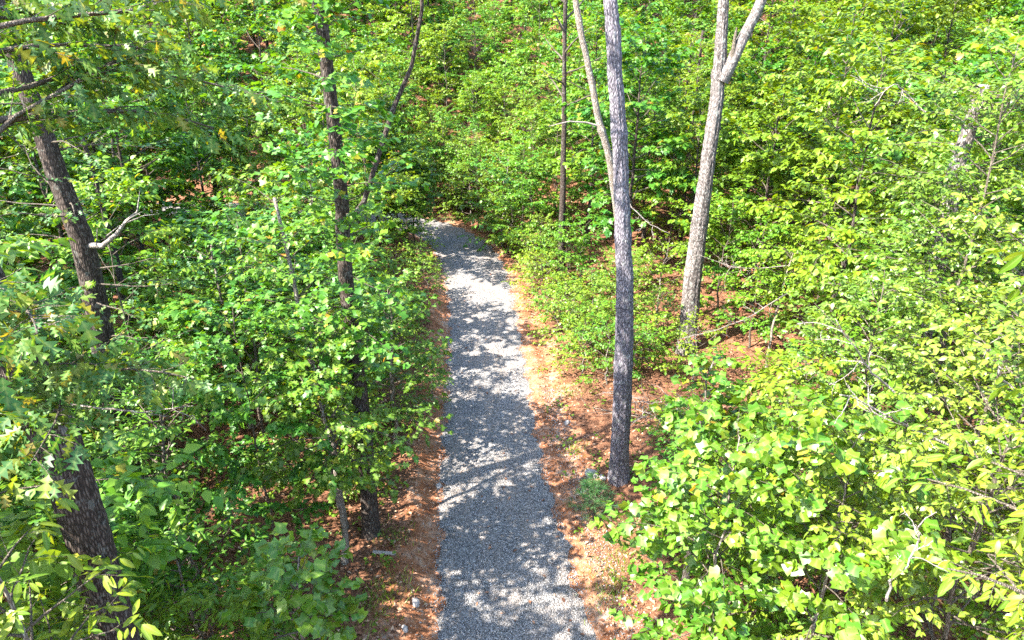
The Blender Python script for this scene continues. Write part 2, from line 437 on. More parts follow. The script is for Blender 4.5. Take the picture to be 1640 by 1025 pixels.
link('leaf_litter', mesh('leaf_litter', v.reshape(-1, 3), f.reshape(-1, 3)), M_LITTER, kind='stuff')

# ------------------------------------------------------------------ leaves and wood
def strip_leaf(half, fold=0.18, curl=0.25, twist=0.0):
    """both halves of an outline (x, y) on a midrib; stem at the origin, tip along +y, face towards +z"""
    h = np.array(half, float); k = len(h)
    def bend(x, y):
        return np.stack([x, y, fold * np.abs(x) - curl * y * y + twist * x * y], -1)
    mid = bend(np.zeros(k), h[:, 1]); R = bend(h[:, 0], h[:, 1]); Lh = bend(-h[:, 0], h[:, 1])
    V = np.concatenate([mid, R, Lh]); T = []
    for i in range(k - 1):
        for o, flip in ((k, 0), (2 * k, 1)):
            for tr in ((i, o + i, o + i + 1), (i, o + i + 1, i + 1)):
                a, b, c = (V[j] for j in tr)
                if np.linalg.norm(np.cross(b - a, c - a)) > 1e-6:
                    T.append(tr[::-1] if flip else tr)
    return V, np.array(T)
OUT = {
 'tulip': [(0, 0), (0.30, 0.02), (0.52, 0.20), (0.34, 0.44), (0.46, 0.78), (0.16, 0.80), (0, 0.70)],
 'maple': [(0, 0), (0.34, 0.02), (0.50, 0.30), (0.25, 0.36), (0.36, 0.68), (0.12, 0.72), (0, 1.0)],
 'oak': [(0, 0), (0.08, 0.10), (0.26, 0.24), (0.07, 0.33), (0.38, 0.58), (0.08, 0.60), (0.25, 0.86), (0.06, 0.82), (0, 1.0)],
 'elm': [(0, 0), (0.24, 0.22), (0.28, 0.52), (0.14, 0.82), (0, 1.0)],
 'sourwood': [(0, 0), (0.15, 0.20), (0.19, 0.55), (0.09, 0.85), (0, 1.0)],
 'chestnut': [(0, 0), (0.12, 0.18), (0.17, 0.5), (0.10, 0.82), (0, 1.0)],
 'wood': [(0, 0), (0.34, 0.30), (0.24, 0.68), (0, 1.0)],
 'far': [(0, 0), (0.36, 0.45), (0, 1.0)],
 'pine': [(0, 0), (0.02, 0.4), (0, 1.0)],
 'rust': [(0, 0), (0.25, 0.4), (0, 1.0)],
}
TPL = {k: strip_leaf(v, 0.20, 0.28) for k, v in OUT.items()}
def rib_of(V, n=1):
    k = len(V) // 3
    return {'rib': np.tile(np.concatenate([np.ones(k), np.zeros(2 * k)]), n)}

def rot_to(d, n):
    """frames (m,3,3) whose columns are x, d, n' for leaf direction d and rough normal n"""
    d = d / np.maximum(np.linalg.norm(d, axis=1), 1e-9)[:, None]
    x = np.cross(d, n); x /= np.maximum(np.linalg.norm(x, axis=1), 1e-9)[:, None]
    z = np.cross(x, d)
    return np.stack([x, d, z], -1)

class Leaves:
    def __init__(s): s.p, s.d, s.n, s.s = [], [], [], []
    def add(s, p, d, n, size): s.p.append(p); s.d.append(d); s.n.append(n); s.s.append(size)
    def arrays(s):
        if not s.p: return None
        return np.concatenate(s.p), np.concatenate(s.d), np.concatenate(s.n), np.concatenate(s.s)
    def build(s, kind, sel=None):
        p, d, n, z = s.arrays()
        if sel is not None: p, d, n, z = p[sel], d[sel], n[sel], z[sel]
        V, T = TPL[kind]
        Rm = rot_to(d, n)
        v = np.einsum('nij,kj->nki', Rm, V) * z[:, None, None] + p[:, None]
        f = T[None] + len(V) * np.arange(len(p))[:, None, None]
        return v.reshape(-1, 3), f.reshape(-1, 3)

class Wood:
    def __init__(s): s.v, s.f, s.n = [], [], 0
    def tube(s, P, R, sides=5, rough=0.0, r=rng, cap=True):
        P = np.asarray(P, float); R = np.asarray(R, float); k = len(P)
        T = np.gradient(P, axis=0); T /= np.maximum(np.linalg.norm(T, axis=1), 1e-9)[:, None]
        ref = np.array([1.0, 0, 0]) if abs(T[0, 2]) > 0.7 else UP
        x = np.cross(T, ref); x /= np.maximum(np.linalg.norm(x, axis=1), 1e-9)[:, None]
        y = np.cross(T, x)
        a = np.linspace(0, 2 * np.pi, sides, endpoint=False)
        rad = R[:, None] * np.ones(sides)
        if rough:
            rad = rad * (1 + rough * r.randn(k, sides))
        v = P[:, None] + rad[..., None] * (np.cos(a)[None, :, None] * x[:, None] + np.sin(a)[None, :, None] * y[:, None])
        i = np.arange(k * sides).reshape(k, sides); j = np.roll(i, -1, 1)
        f = np.concatenate([np.stack([i[:-1], j[:-1], j[1:]], -1).reshape(-1, 3), np.stack([i[:-1], j[1:], i[1:]], -1).reshape(-1, 3)])
        vv = v.reshape(-1, 3)
        if cap:
            vv = np.concatenate([vv, P[-1:]]); c = k * sides
            f = np.concatenate([f, np.stack([i[-1], j[-1], np.full(sides, c)], -1)])
        s.v.append(vv); s.f.append(f + s.n); s.n += len(vv)
    def mesh(s, name, smooth=True):
        if not s.v: return None
        return mesh(name, np.concatenate(s.v), np.concatenate(s.f), smooth)

def curve(p0, d, length, n, r, wander=0.12, droop=0.0, lift=0.0):
    p = np.array(p0, float); d = unit(np.array(d, float)); st = length / (n - 1); out = [p.copy()]
    for i in range(n - 1):
        d = unit(d + wander * r.randn(3) + np.array([0, 0, lift - droop * (i + 1) / n]))
        p = p + d * st; out.append(p.copy())
    return np.array(out)

def leaves_along(L, P, step, size, r, start=0.15, flat=0.35, spread=0.9, droop=0.25, rows=2):
    """alternate leaves on both sides of a twig, roughly in one level plane"""
    seg = np.linalg.norm(np.diff(P, axis=0), axis=1); cum = np.concatenate([[0], np.cumsum(seg)]); Lt = cum[-1]
    m = max(3, int(Lt * (1 - start) / step))
    t = np.concatenate([start * Lt + (Lt - start * Lt) * (np.arange(m) + 0.3 * r.rand(m)) / m, [Lt] * 2])
    pos = np.stack([np.interp(t, cum, P[:, i]) for i in range(3)], 1)
    T = np.gradient(P, axis=0); tg = np.stack([np.interp(t, cum, T[:, i]) for i in range(3)], 1)
    tg /= np.maximum(np.linalg.norm(tg, axis=1), 1e-9)[:, None]
    side = np.cross(tg, UP); side /= np.maximum(np.linalg.norm(side, axis=1), 1e-6)[:, None]
    sg = np.where(np.arange(len(t)) % 2 == 0, 1, -1)[:, None] * (1.0 if rows == 2 else np.sign(r.randn(len(t), 1)))
    sg[-2:] *= 0.35
    d = tg * (0.55 + 0.3 * r.rand(len(t), 1)) + side * sg * spread + 0.28 * r.randn(len(t), 3) - np.array([0, 0, 1]) * (droop * (0.4 + r.rand(len(t), 1)))
    nrm_ = UP + flat * r.randn(len(t), 3)
    L.add(pos + 0.012 * r.randn(len(t), 3), d, nrm_, size * (0.5 + 0.7 * r.rand(len(t))))

def bough(Wd, L, p0, d, length, rad, r, leaf=0.12, step=0.06, spray=0.75, gap=0.2, droop=0.12, lift=0.03, start=0.3, flat=0.35, sides=5, twig_sides=3, ldroop=0.25):
    if hasattr(Wd, 'begin'): Wd.begin()
    n = max(5, int(length / 0.35) + 2)
    P = curve(p0, d, length, n, r, 0.10, droop, lift)
    Wd.tube(P, np.linspace(rad, rad * 0.22, n), sides)
    seg = np.linalg.norm(np.diff(P, axis=0), axis=1); cum = np.concatenate([[0], np.cumsum(seg)])
    T = np.gradient(P, axis=0)
    m = max(2, int(length * (1 - start) / gap)); s = 1
    for i in range(m):
        t = start + (1 - start) * (i + 0.6 * r.rand()) / m
        p = np.array([np.interp(t * cum[-1], cum, P[:, k]) for k in range(3)])
        tg = unit(np.array([np.interp(t * cum[-1], cum, T[:, k]) for k in range(3)]))
        side = unit(np.cross(tg, UP) + 1e-4)
        s = -s
        ln = spray * (0.45 + 0.75 * r.rand()) * (1.15 - 0.55 * t)
        dd = tg * (0.5 + 0.5 * r.rand()) + side * s * (0.6 + 0.5 * r.rand()) + UP * (0.25 * r.randn() + 0.05)
        q = curve(p, dd, ln, 4, r, 0.14, 0.16)
        Wd.tube(q, np.linspace(rad * 0.20, rad * 0.07, 4), twig_sides, cap=False)
        leaves_along(L, q, step, leaf, r, 0.12, flat, droop=ldroop)
    q = curve(P[-1], T[-1], spray * 0.6, 4, r, 0.12, 0.12)
    leaves_along(L, q, step, leaf, r, 0.0, flat, droop=ldroop)
    return P

class Boughs:
    """wood whose every bough becomes a mesh of its own"""
    def __init__(s): s.items = []
    @property
    def v(s): return s.items
    def begin(s): s.items.append(Wood())
    def tube(s, *a, **k): s.items[-1].tube(*a, **k)

def trunk_line(pts, n, r, wob=0.02):
    pts = np.array(pts, float); t = np.linspace(0, 1, len(pts)); tt = np.linspace(0, 1, n)
    P = np.stack([np.interp(tt, t, pts[:, i]) for i in range(3)], 1)
    for _ in range(max(1, n // 12)):
        P[1:-1] = 0.25 * P[:-2] + 0.5 * P[1:-1] + 0.25 * P[2:]
    w = np.cumsum(r.randn(n, 2), 0); w -= np.linspace(0, 1, n)[:, None] * w[-1]
    P[:, :2] += wob * w / max(1, math.sqrt(n))
    return P

def crown_tree(H, R, hb, r, nb=26, leaf=0.12, step=0.06, spray=0.8, gap=0.2, trunk_r=None, start=0.3, clump=0.0, shape='round', lean=0.0, flat=0.35, sides=5, wob=0.35, twig_sides=3, ldroop=0.25):
    """trunk, branches and leaves of one tree at the origin"""
    tw, bw, L = Wood(), Wood(), Leaves()
    tr = trunk_r or 0.012 * H + 0.01
    ln = lean * R * np.array([math.cos(r.rand() * 6.28), math.sin(r.rand() * 6.28)])
    P = trunk_line([(0, 0, -0.15), (ln[0] * 0.3, ln[1] * 0.3, H * 0.4), (ln[0], ln[1], H * 0.97)], 16, r, wob * 0.5)
    tt = np.linspace(0, 1, 16)
    tw.tube(P, tr * (1.0 - 0.86 * tt) * (1 + 0.5 * np.exp(-tt * 16)), 7)
    az = r.rand() * 6.28
    for i in range(nb):
        u = (i + r.rand() * 0.7) / nb
        h = hb + (H * 0.96 - hb) * u
        if shape == 'round': pr = math.sqrt(max(0.06, 1 - (2 * u - 0.85) ** 2 / 1.5)) * (1.0 - 0.25 * u)
        elif shape == 'cone': pr = 1.05 - 0.85 * u
        elif shape == 'wide': pr = 0.75 + 0.35 * math.sin(u * 3.0) - 0.35 * u * u
        else: pr = 0.55 + 0.65 * u - 0.5 * u ** 4
        az += 2.4 + 0.5 * r.randn()
        up = 0.15 + 0.75 * u + 0.12 * r.randn()
        p0 = np.array([np.interp(h, P[:, 2], P[:, k]) for k in range(3)])
        bough(bw, L, p0, (math.cos(az), math.sin(az), up), max(0.25, R * pr * (0.75 + 0.4 * r.rand()) * (1 - clump * (r.rand() < 0.4))), tr * 0.24 * (1.1 - 0.6 * u) + 0.003, r, leaf, step, spray, gap, flat=flat, sides=sides, twig_sides=twig_sides, ldroop=ldroop, start=start)
    leaves_along(L, curve(P[-1], UP, spray * 0.6, 4, r, 0.2), step, leaf, r, 0, flat)
    return tw, bw, L

LEAF_PARTS = 300
LEAF_ME = {}
def leaf_variant(kind, k):
    if (kind, k) not in LEAF_ME:
        V, T = strip_leaf(OUT[kind], *[(0.10, 0.12, 0.0), (0.22, 0.30, 0.1), (0.05, 0.36, -0.15), (0.30, 0.18, 0.2)][k])
        me = mesh(kind + '_leaf', V, T, attr=rib_of(V)); me.materials.append(G[kind if kind in G else 'wood'])
        LEAF_ME[kind, k] = me
    return LEAF_ME[kind, k]

def dress(root, L, kind, mat, r, origin=(0, 0, 0), parts=LEAF_PARTS, part_name='leaf'):
    """hang the leaves on a near tree: those that show largest are parts of their own, the rest one part"""
    p, d, n, z = L.arrays(); o = np.array(origin, float)
    px, py, zc = project(p + o)
    ok = (px > -20) & (px < 1660) & (py > -20) & (py < 1045) & (zc > 0.5)
    up = z / np.maximum(zc, 0.3) * ok
    # prefer leaves on the outside of the crown, towards the camera
    c = p.mean(0) + o; view = unit(np.array([0, 0, CAMZ]) - c)
    up = up * (1 + 0.35 * ((p + o - c) @ view + 0.5 * (p[:, 2] - p[:, 2].mean())) / max(0.5, p.std()))
    order = np.argsort(-up); pick = order[:min(parts, int(ok.sum()))]
    rest = np.ones(len(p), bool); rest[pick] = False
    if rest.any():
        v, f = L.build(kind, rest)
        link('foliage', mesh('foliage', v, f, attr=rib_of(TPL[kind][0], len(v) // len(TPL[kind][0]))), G[mat], root, 'stuff')
    Rm = rot_to(d[pick], n[pick])
    for i, k in enumerate(pick):
        lo = bpy.data.objects.new(part_name, leaf_variant(kind, r.randint(4))); C.objects.link(lo); lo.parent = root
        m = Matrix.Identity(4)
        for a in range(3):
            for b in range(3): m[a][b] = Rm[i, a, b] * z[k]
            m[a][3] = p[k, a]
        lo.matrix_basis = m

def put(root, tw, bw, L, kind, mat, bark, r, parts=LEAF_PARTS):
    link('trunk', tw.mesh('trunk'), B[bark], root)
    if bw and bw.v: link('branches', bw.mesh('branches'), B['twig'], root)
    if parts: dress(root, L, kind, mat, r, root.location, parts)
    else:
        v, f = L.build(kind); link('crown', mesh('crown', v, f), G[mat], root, 'stuff')

# ------------------------------------------------------------------ the tall trunks
def furrowed(Wd, P, R, sides, r, amp=0.05):
    """a trunk with ridged bark: ridges wander along it instead of running straight"""
    k = len(P); ph = np.cumsum(0.25 * r.randn(k)); a = np.linspace(0, 2 * np.pi, sides, endpoint=False)
    rg = np.sin(9 * a[None] + ph[:, None] * 1.3) + np.sin(14 * a[None] - ph[:, None]) + 0.7 * r.randn(k, sides)
    low = np.sin(2 * a[None] + 0.1 * np.arange(k)[:, None] + r.rand() * 6)
    T = np.gradient(P, axis=0); T /= np.linalg.norm(T, axis=1)[:, None]
    x = np.cross(T, np.array([1.0, 0, 0])); x /= np.linalg.norm(x, axis=1)[:, None]; y = np.cross(T, x)
    rad = R[:, None] * (1 + amp * 0.5 * rg + 0.035 * low)
    v = P[:, None] + rad[..., None] * (np.cos(a)[None, :, None] * x[:, None] + np.sin(a)[None, :, None] * y[:, None])
    i = np.arange(k * sides).reshape(k, sides); j = np.roll(i, -1, 1)
    f = np.concatenate([np.stack([i[:-1], j[:-1], j[1:]], -1).reshape(-1, 3), np.stack([i[:-1], j[1:], i[1:]], -1).reshape(-1, 3)])
    Wd.v.append(v.reshape(-1, 3)); Wd.f.append(f + Wd.n); Wd.n += k * sides

def tall_tree(name, label, base, pts, r0, r1, bark, seed, crown, cat='tree', rings=90, sides=40, group=None, amp=0.05, leafkind='wood', mat='wood', lumps=()):
    """pts are offsets from the base; crown = (z where boughs start, bough count, length, leaf, step)"""
    r = np.random.RandomState(seed)
    z0 = gz(*base); root = thing(name, label, cat, (base[0], base[1], z0), 0, group)
    P = trunk_line([(0, 0, -0.3)] + list(pts), rings, r, 0.05)
    t = np.linspace(0, 1, rings)
    R = (r0 + (r1 - r0) * t ** 0.9) * (1 + 0.55 * np.exp(-(P[:, 2] + 0.3) / 0.35))
    for (zl, al) in lumps: R = R * (1 + al * np.exp(-((P[:, 2] - zl) / 0.13) ** 2))
    tw, bw, L = Wood(), Boughs(), Leaves()
    furrowed(tw, P, R, sides, r, amp)
    zs, nb, ln, leaf, step = crown
    az = r.rand() * 6.28
    top = P[-1, 2]
    for i in range(nb):
        u = (i + 0.6 * r.rand()) / nb; h = zs + (top - zs) * u
        az += 2.4 + 0.4 * r.randn()
        p0 = np.array([np.interp(h, P[:, 2], P[:, k]) for k in range(3)])
        bough(bw, L, p0, (math.cos(az), math.sin(az), 0.35 + 0.7 * u), ln * (1.1 - 0.5 * u) * (0.7 + 0.5 * r.rand()), 0.05, r, leaf, step, 1.2, 0.34, start=0.35, droop=0.06, sides=6)
    link('trunk', tw.mesh('trunk'), B[bark], root)
    return root, P, bw, L, r

def finish_tall(root, bw, L, kind, mat, r, parts=0):
    for w in bw.items: link('branch', w.mesh('branch'), B['twig'], root)
    if L.p:
        if parts: dress(root, L, kind, mat, r, root.location, parts)
        else:
            v, f = L.build(kind); link('crown', mesh('crown', v, f), G[mat], root, 'stuff')

def limb(root, name, P, R, bark, r, sides=10, label=None, rough=0.03):
    w = Wood(); w.tube(P, R, sides, rough, r)
    o = link(name, w.mesh(name), B[bark], root)
    if label: o['label'] = label
    return o

# A: upper-left trunk with the stub of a pale broken branch
rt, P, bw, L, r = tall_tree('oak_tree', 'dark rough-barked oak trunk at upper left with a pale broken branch stub', (-8.25, 12.6), [(0.05, 0, 4), (0.2, 0, 7.5), (-0.1, 0, 10), (-0.35, 0, 12), (-0.6, 0.2, 18)], 0.27, 0.10, 'dark', 11, (11.8, 16, 3.4, 0.16, 0.11))
zz = 7.6; p0 = np.array([np.interp(zz, P[:, 2], P[:, k]) for k in range(3)])
limb(rt, 'broken_branch', np.array([p0, p0 + (0.45, -0.15, 0.02), p0 + (0.8, -0.22, 0.26), p0 + (1.0, -0.15, 0.5), p0 + (1.12, 0.05, 0.62), p0 + (1.2, 0.15, 1.0)]), np.array([0.070, 0.048, 0.038, 0.026, 0.015, 0.004]), 'bare', r, label='pale barkless broken branch')
for (dz, tip) in ((0.6, (0.45, 0.1, 0.25)), (0.85, (0.55, -0.1, 0.35)), (1.05, (0.5, 0.2, 0.1)), (0.4, (0.2, -0.2, 0.3))):
    q0 = p0 + (dz, -0.18, 0.1 + 0.35 * dz ** 2)
    limb(rt, 'twig', np.array([q0, q0 + np.array(tip) * 0.5 + (0, 0, 0.04), q0 + np.array(tip)]), np.array([0.012, 0.008, 0.003]), 'bare', r, 5)
for i in range(34):
    h = 3.0 + 8 * r.rand(); az = r.rand() * 6.28; q0 = np.array([np.interp(h, P[:, 2], P[:, k]) for k in range(3)])
    bough(bw, L, q0, (math.cos(az), math.sin(az), 0.2), 1.0 + r.rand(), 0.02, r, 0.13, 0.08, 0.7, 0.25)
finish_tall(rt, bw, L, 'oak', 'oak', r)

# B: the big near trunk at lower left, oak boughs reaching towards the drive
rt, P, bw, L, r = tall_tree('oak_tree', 'thick lichen-spotted dark oak trunk at lower left, nearest to the camera', (-4.95, 6.5), [(0.02, 0, 4), (0.0, 0, 7), (-0.35, 0, 9), (-0.75, 0, 11), (-1.4, 0.2, 16)], 0.30, 0.12, 'dark', 12, (12.5, 8, 2.6, 0.16, 0.11), rings=120, sides=56)
for (px, py, zc, h0, ln, rad) in [(20, 470, 4.9, 8.2, 1.7, 0.028), (120, 545, 5.4, 7.7, 1.7, 0.026), (55, 420, 4.5, 8.6, 1.6, 0.024), (-20, 560, 4.7, 8.0, 1.4, 0.02), (60, 610, 5.6, 7.5, 1.3, 0.02), (150, 590, 5.6, 7.4, 1.6, 0.02), (0, 520, 5.2, 8.2, 1.3, 0.02)]:
    tip = at_depth(px, py, zc) - np.array(rt.location)
    q0 = np.array([np.interp(h0, P[:, 2], P[:, k]) for k in range(3)])
    dd = tip - q0; bough(bw, L, q0, dd + (0, 0, 0.25), np.linalg.norm(dd) * 1.05, rad, r, 0.18, 0.05, 0.55, 0.09, droop=0.12, lift=0, start=0.25, flat=1.1, ldroop=0.8)
for (px, py, zc, h0, ln, rad) in [(330, 70, 8.8, 10.2, 0, 0.05), (440, 85, 9.6, 10.6, 0, 0.04), (240, 50, 8.2, 10.8, 0, 0.04), (260, 125, 8.8, 9.9, 0, 0.035), (400, 30, 9.3, 11.0, 0, 0.035), (170, 95, 8.2, 9.9, 0, 0.035), (330, 15, 9.3, 11.3, 0, 0.03), (180, 15, 8.6, 11.2, 0, 0.03), (90, 60, 7.6, 10.6, 0, 0.03)]:
    tip = at_depth(px, py, zc) - np.array(rt.location)
    q0 = np.array([np.interp(h0, P[:, 2], P[:, k]) for k in range(3)])
    dd = tip - q0; bough(bw, L, q0, dd + (0, 0, 0.2), np.linalg.norm(dd), rad, r, 0.205, 0.07, 0.8, 0.13, droop=0.08, lift=0, start=0.3, flat=1.3, ldroop=0.9)
finish_tall(rt, bw, L, 'oak', 'oak', r, 300)

# C: dark trunk left of the drive
rt, P, bw, L, r = tall_tree('black_gum_tree', 'slender dark trunk close to the left edge of the drive, leafy shoots up it', (-3.30, 13.1), [(0.03, 0, 3), (-0.06, 0, 6), (0.05, 0, 8.5), (-0.02, 0, 11), (-0.3, 0.1, 17)], 0.19, 0.09, 'dark', 13, (11.6, 15, 3.0, 0.15, 0.11))
for i in range(64):
    h = 4.2 + 8.2 * r.rand(); az = r.rand() * 6.28; q0 = np.array([np.interp(h, P[:, 2], P[:, k]) for k in range(3)])
    if i % 2: az = 3.7 + 2.0 * r.rand()
    bough(bw, L, q0, (math.cos(az), math.sin(az), 0.25), 0.7 + 1.1 * r.rand(), 0.014, r, 0.15, 0.065, 0.65, 0.17)
p0 = np.array([np.interp(7.2, P[:, 2], P[:, k]) for k in range(3)])
limb(rt, 'limb', p0 + np.array([(0, 0, 0), (0.35, 0.5, 0.5), (0.7, 0.8, 1.5), (0.95, 1.0, 2.2), (1.35, 1.1, 3.0), (1.6, 1.1, 4.0), (1.65, 1.0, 5)]), np.array([0.06, 0.055, 0.05, 0.045, 0.04, 0.035, 0.03]), 'dark', r, label='long curved limb rising to the right')
finish_tall(rt, bw, L, 'tulip', 'maple', r)

# D: grey furrowed trunk right of the drive
rt, P, bw, L, r = tall_tree('poplar_tree', 'straight grey trunk with furrowed bark at the right verge of the drive', (2.86, 15.5), [(-0.06, 0, 2.2), (-0.14, 0, 4.4), (-0.30, 0, 6.6), (-0.50, 0, 8.8), (-0.76, 0, 11), (-1.1, 0.1, 14), (-1.6, 0, 19)], 0.255, 0.10, 'grey', 14, (14.0, 12, 3.0, 0.17, 0.13), rings=150, sides=56, amp=0.06, lumps=[(6.6, 0.12), (8.9, 0.16), (3.3, 0.08), (10.9, 0.1)])
finish_tall(rt, bw, L, 'tulip', 'wood', r)

# E: pale forked trunk further right
rt, P, bw, L, r = tall_tree('white_oak_tree', 'tall pale grey forked trunk to the right, a bright limb leaning off its top', (6.62, 23.9), [(-0.05, 0, 3), (0.0, 0, 6), (0.12, 0, 9), (0.1, 0, 10.5), (0.02, 0, 12.5), (-0.4, 0.1, 19)], 0.34, 0.12, 'pale', 15, (13.5, 12, 3.4, 0.17, 0.13), rings=130, sides=48, lumps=[(9.9, 0.18), (8.2, 0.07), (5.1, 0.05), (3.0, 0.05)], amp=0.07)
p0 = np.array([np.interp(9.7, P[:, 2], P[:, k]) for k in range(3)])
limb(rt, 'limb', p0 + np.array([(0.1, -0.05, 0), (0.32, -0.1, 0.5), (0.6, -0.1, 1.2), (0.95, -0.05, 2.0), (1.3, 0, 3.0), (1.9, 0.1, 4.6), (2.3, 0.2, 7)]), np.array([0.24, 0.20, 0.18, 0.165, 0.155, 0.13, 0.08]), 'pale', r, 18, 'pale smooth limb leaning up to the right')
limb(rt, 'snapped_stub', p0 + np.array([(0.3, -0.15, 0.35), (0.33, -0.2, 0.8), (0.34, -0.2, 1.35), (0.36, -0.2, 1.6)]), np.array([0.09, 0.075, 0.05, 0.02]), 'twig', r, 8, 'reddish splintered stub in the fork')
for i in range(12):
    az = r.rand() * 6.28
    bough(bw, L, p0 + np.array([1.9 + 0.4 * r.rand(), 0.1, 4.6 + 2.4 * r.rand()]), (math.cos(az), math.sin(az), 0.5), 2.2, 0.04, r, 0.17, 0.13, 1.1, 0.3)
finish_tall(rt, bw, L, 'wood', 'wood', r)

# F: thin dark trunk beyond, and G: the crooked pale one behind D
rt, P, bw, L, r = tall_tree('black_gum_tree', 'thin straight dark trunk behind the right verge, left of the crooked pale trunk', (2.45, 32.6), [(0.0, 0, 5), (-0.1, 0, 10), (-0.1, 0, 18)], 0.17, 0.06, 'dark', 16, (7.5, 22, 2.3, 0.16, 0.11), rings=60, sides=24)
finish_tall(rt, bw, L, 'wood', 'wood', r)
rt, P, bw, L, r = tall_tree('sourwood_tree', 'crooked pale leaning trunk seen left of and behind the straight grey trunk', (4.40, 24.6), [(-0.25, 0.1, 2.5), (-0.55, 0.1, 5), (-1.0, 0, 7.2), (-1.35, 0, 8.1), (-1.75, 0, 9.6), (-2.2, 0, 11.3), (-2.9, 0.2, 15)], 0.17, 0.08, 'thin', 17, (12.2, 10, 2.0, 0.15, 0.11), rings=70, sides=24, lumps=[(7.9, 0.25), (11.3, 0.3)])
p0 = np.array([np.interp(8.0, P[:, 2], P[:, k]) for k in range(3)])
limb(rt, 'dead_branch', p0 + np.array([(0, 0, 0), (-0.5, -0.1, 0.15), (-1.1, -0.2, 0.2), (-1.8, -0.3, 0.05)]), np.array([0.05, 0.035, 0.025, 0.01]), 'bare', r, 6)
finish_tall(rt, bw, L, 'sourwood', 'sourwood', r)

# H: mottled trunk at upper right, and other slim stems
rt, P, bw, L, r = tall_tree('beech_tree', 'stout mottled pale broken-topped trunk half hidden in leaves at upper right', (8.75, 13.6), [(0.1, 0, 3), (0.0, 0, 6), (-0.1, 0, 8.0), (0.05, 0, 9.5)], 0.24, 0.11, 'pale', 18, (9.2, 0, 1.0, 0.13, 0.06), rings=80, sides=32)
for i in range(170):
    h = 2.0 + 7.5 * r.rand() ** 0.6; az = r.rand() * 6.28 if i % 3 else 3.6 + 2.2 * r.rand()
    if 8.2 < h < 8.7 and math.sin(az) < 0: continue
    q0 = np.array([np.interp(h, P[:, 2], P[:, k]) for k in range(3)])
    bough(bw, L, q0, (math.cos(az), math.sin(az), 0.2), 1.1 + r.rand(), 0.014, r, 0.12, 0.06, 0.7, 0.17)
finish_tall(rt, bw, L, 'elm', 'elm', r)

def stem(label, px0, py0, zc0, top, rad, bark, seed, name='sapling_trunk'):
    """a slim stem; its foot is where the given ray meets the given depth, dropped to the ground"""
    r = np.random.RandomState(seed); b = at_depth(px0, py0, zc0); z = gz(b[0], b[1])
    root = thing(name, label, 'tree', (b[0], b[1], z))
    P = trunk_line([(0, 0, -0.2), (top[0] * 0.4, top[1] * 0.4, top[2] * 0.5), top], 26, r, 0.12)
    tw, bw, L = Wood(), Wood(), Leaves()
    tw.tube(P, np.linspace(rad, rad * 0.45, 26), 12, 0.06, r)
    for i in range(30):
        u = 0.55 + 0.45 * r.rand(); az = r.rand() * 6.28
        q0 = np.array([np.interp(u * top[2], P[:, 2], P[:, k]) for k in range(3)])
        bough(bw, L, q0, (math.cos(az), math.sin(az), 0.4), 0.8 + 0.9 * r.rand(), 0.012, r, 0.13, 0.06, 0.7, 0.16)
    link('trunk', tw.mesh('trunk'), B[bark], root)
    link('branches', bw.mesh('branches'), B['twig'], root)
    v, f = L.build('wood'); link('crown', mesh('crown', v, f), G['wood'], root, 'stuff')
stem('slim pale trunk just left of the slender dark trunk by the drive', 556, 862, 16.5, (-1.1, 1.2, 7.6), 0.075, 'thin', 21, 'maple_sapling')
stem('pale leaning trunk among the leafy trees far right of the forked trunk', 1362, 500, 21, (0.7, 0.2, 4.8), 0.11, 'pale', 22, 'oak_sapling')
stem('slim reddish sapling stem beside the dead twiggy branches', 1238, 500, 23, (0.5, 0.3, 4.4), 0.05, 'thin', 23, 'maple_sapling')
stem('thin dark stem of a close pair behind the forked trunk', 1085, 420, 36, (0.3, 0.5, 10.5), 0.12, 'dark', 24, 'maple_sapling')
stem('thin pale stem of a close pair behind the forked trunk', 1106, 420, 35, (0.4, 0.3, 10.0), 0.09, 'thin', 25, 'maple_sapling')
stem('dark slim trunk left of the broken branch stub, deep in shade', 222, 560, 21, (-0.4, 0.2, 9.0), 0.12, 'dark', 26, 'maple_sapling')
stem('thin pale trunk in shade between the two dark left trunks', 385, 600, 20, (-0.3, 0.2, 5.6), 0.06, 'thin', 27, 'maple_sapling')
stem('dark thin trunk high on the slope, right of the forked trunk', 1225, 300, 44, (0.5, 0.2, 14), 0.15, 'dark', 28, 'maple_sapling')

# ------------------------------------------------------------------ near trees with single leaves
NEAR_GAP, NEAR_STEP = 0.66, 0.93
def near(name, label, base, H, R, hb, seed, kind, mat, bark, nb=26, leaf=0.18, step=0.1, spray=0.6, gap=0.22, shape='round', parts=300, cat='tree', flat=0.45, ldroop=0.3, trunk_r=None):
    r = np.random.RandomState(seed)
    root = thing(name, label, cat, (base[0], base[1], gz(*base)))
    tw, bw, L = crown_tree(H, R, hb, r, nb, leaf, step * NEAR_STEP, spray, gap * NEAR_GAP, trunk_r, shape=shape, lean=0.1, flat=flat, ldroop=ldroop)
    put(root, tw, bw, L, kind, mat, bark, r, parts)
    return root
near('tulip_tree', 'lime-green young tulip tree with big lobed leaves at lower right', (3.3, 8.6), 5.7, 1.7, 1.0, 31, 'tulip', 'tulip', 'thin', 46, 0.175, 0.072, 0.6, 0.2, flat=0.75, ldroop=0.45, trunk_r=0.05)
near('tulip_tree', 'broad-leaved tulip tree at the bottom edge, right of the drive', (4.3, 7.4), 6.2, 1.7, 1.2, 32, 'tulip', 'tulip', 'thin', 42, 0.175, 0.072, 0.6, 0.2, flat=0.75, ldroop=0.45, trunk_r=0.05)
near('tulip_tree', 'tulip tree whose pointed leafy top rises right of the grey trunk foot', (3.75, 11.6), 5.2, 1.25, 0.8, 33, 'tulip', 'tulip', 'thin', 40, 0.175, 0.075, 0.5, 0.18, 'cone')
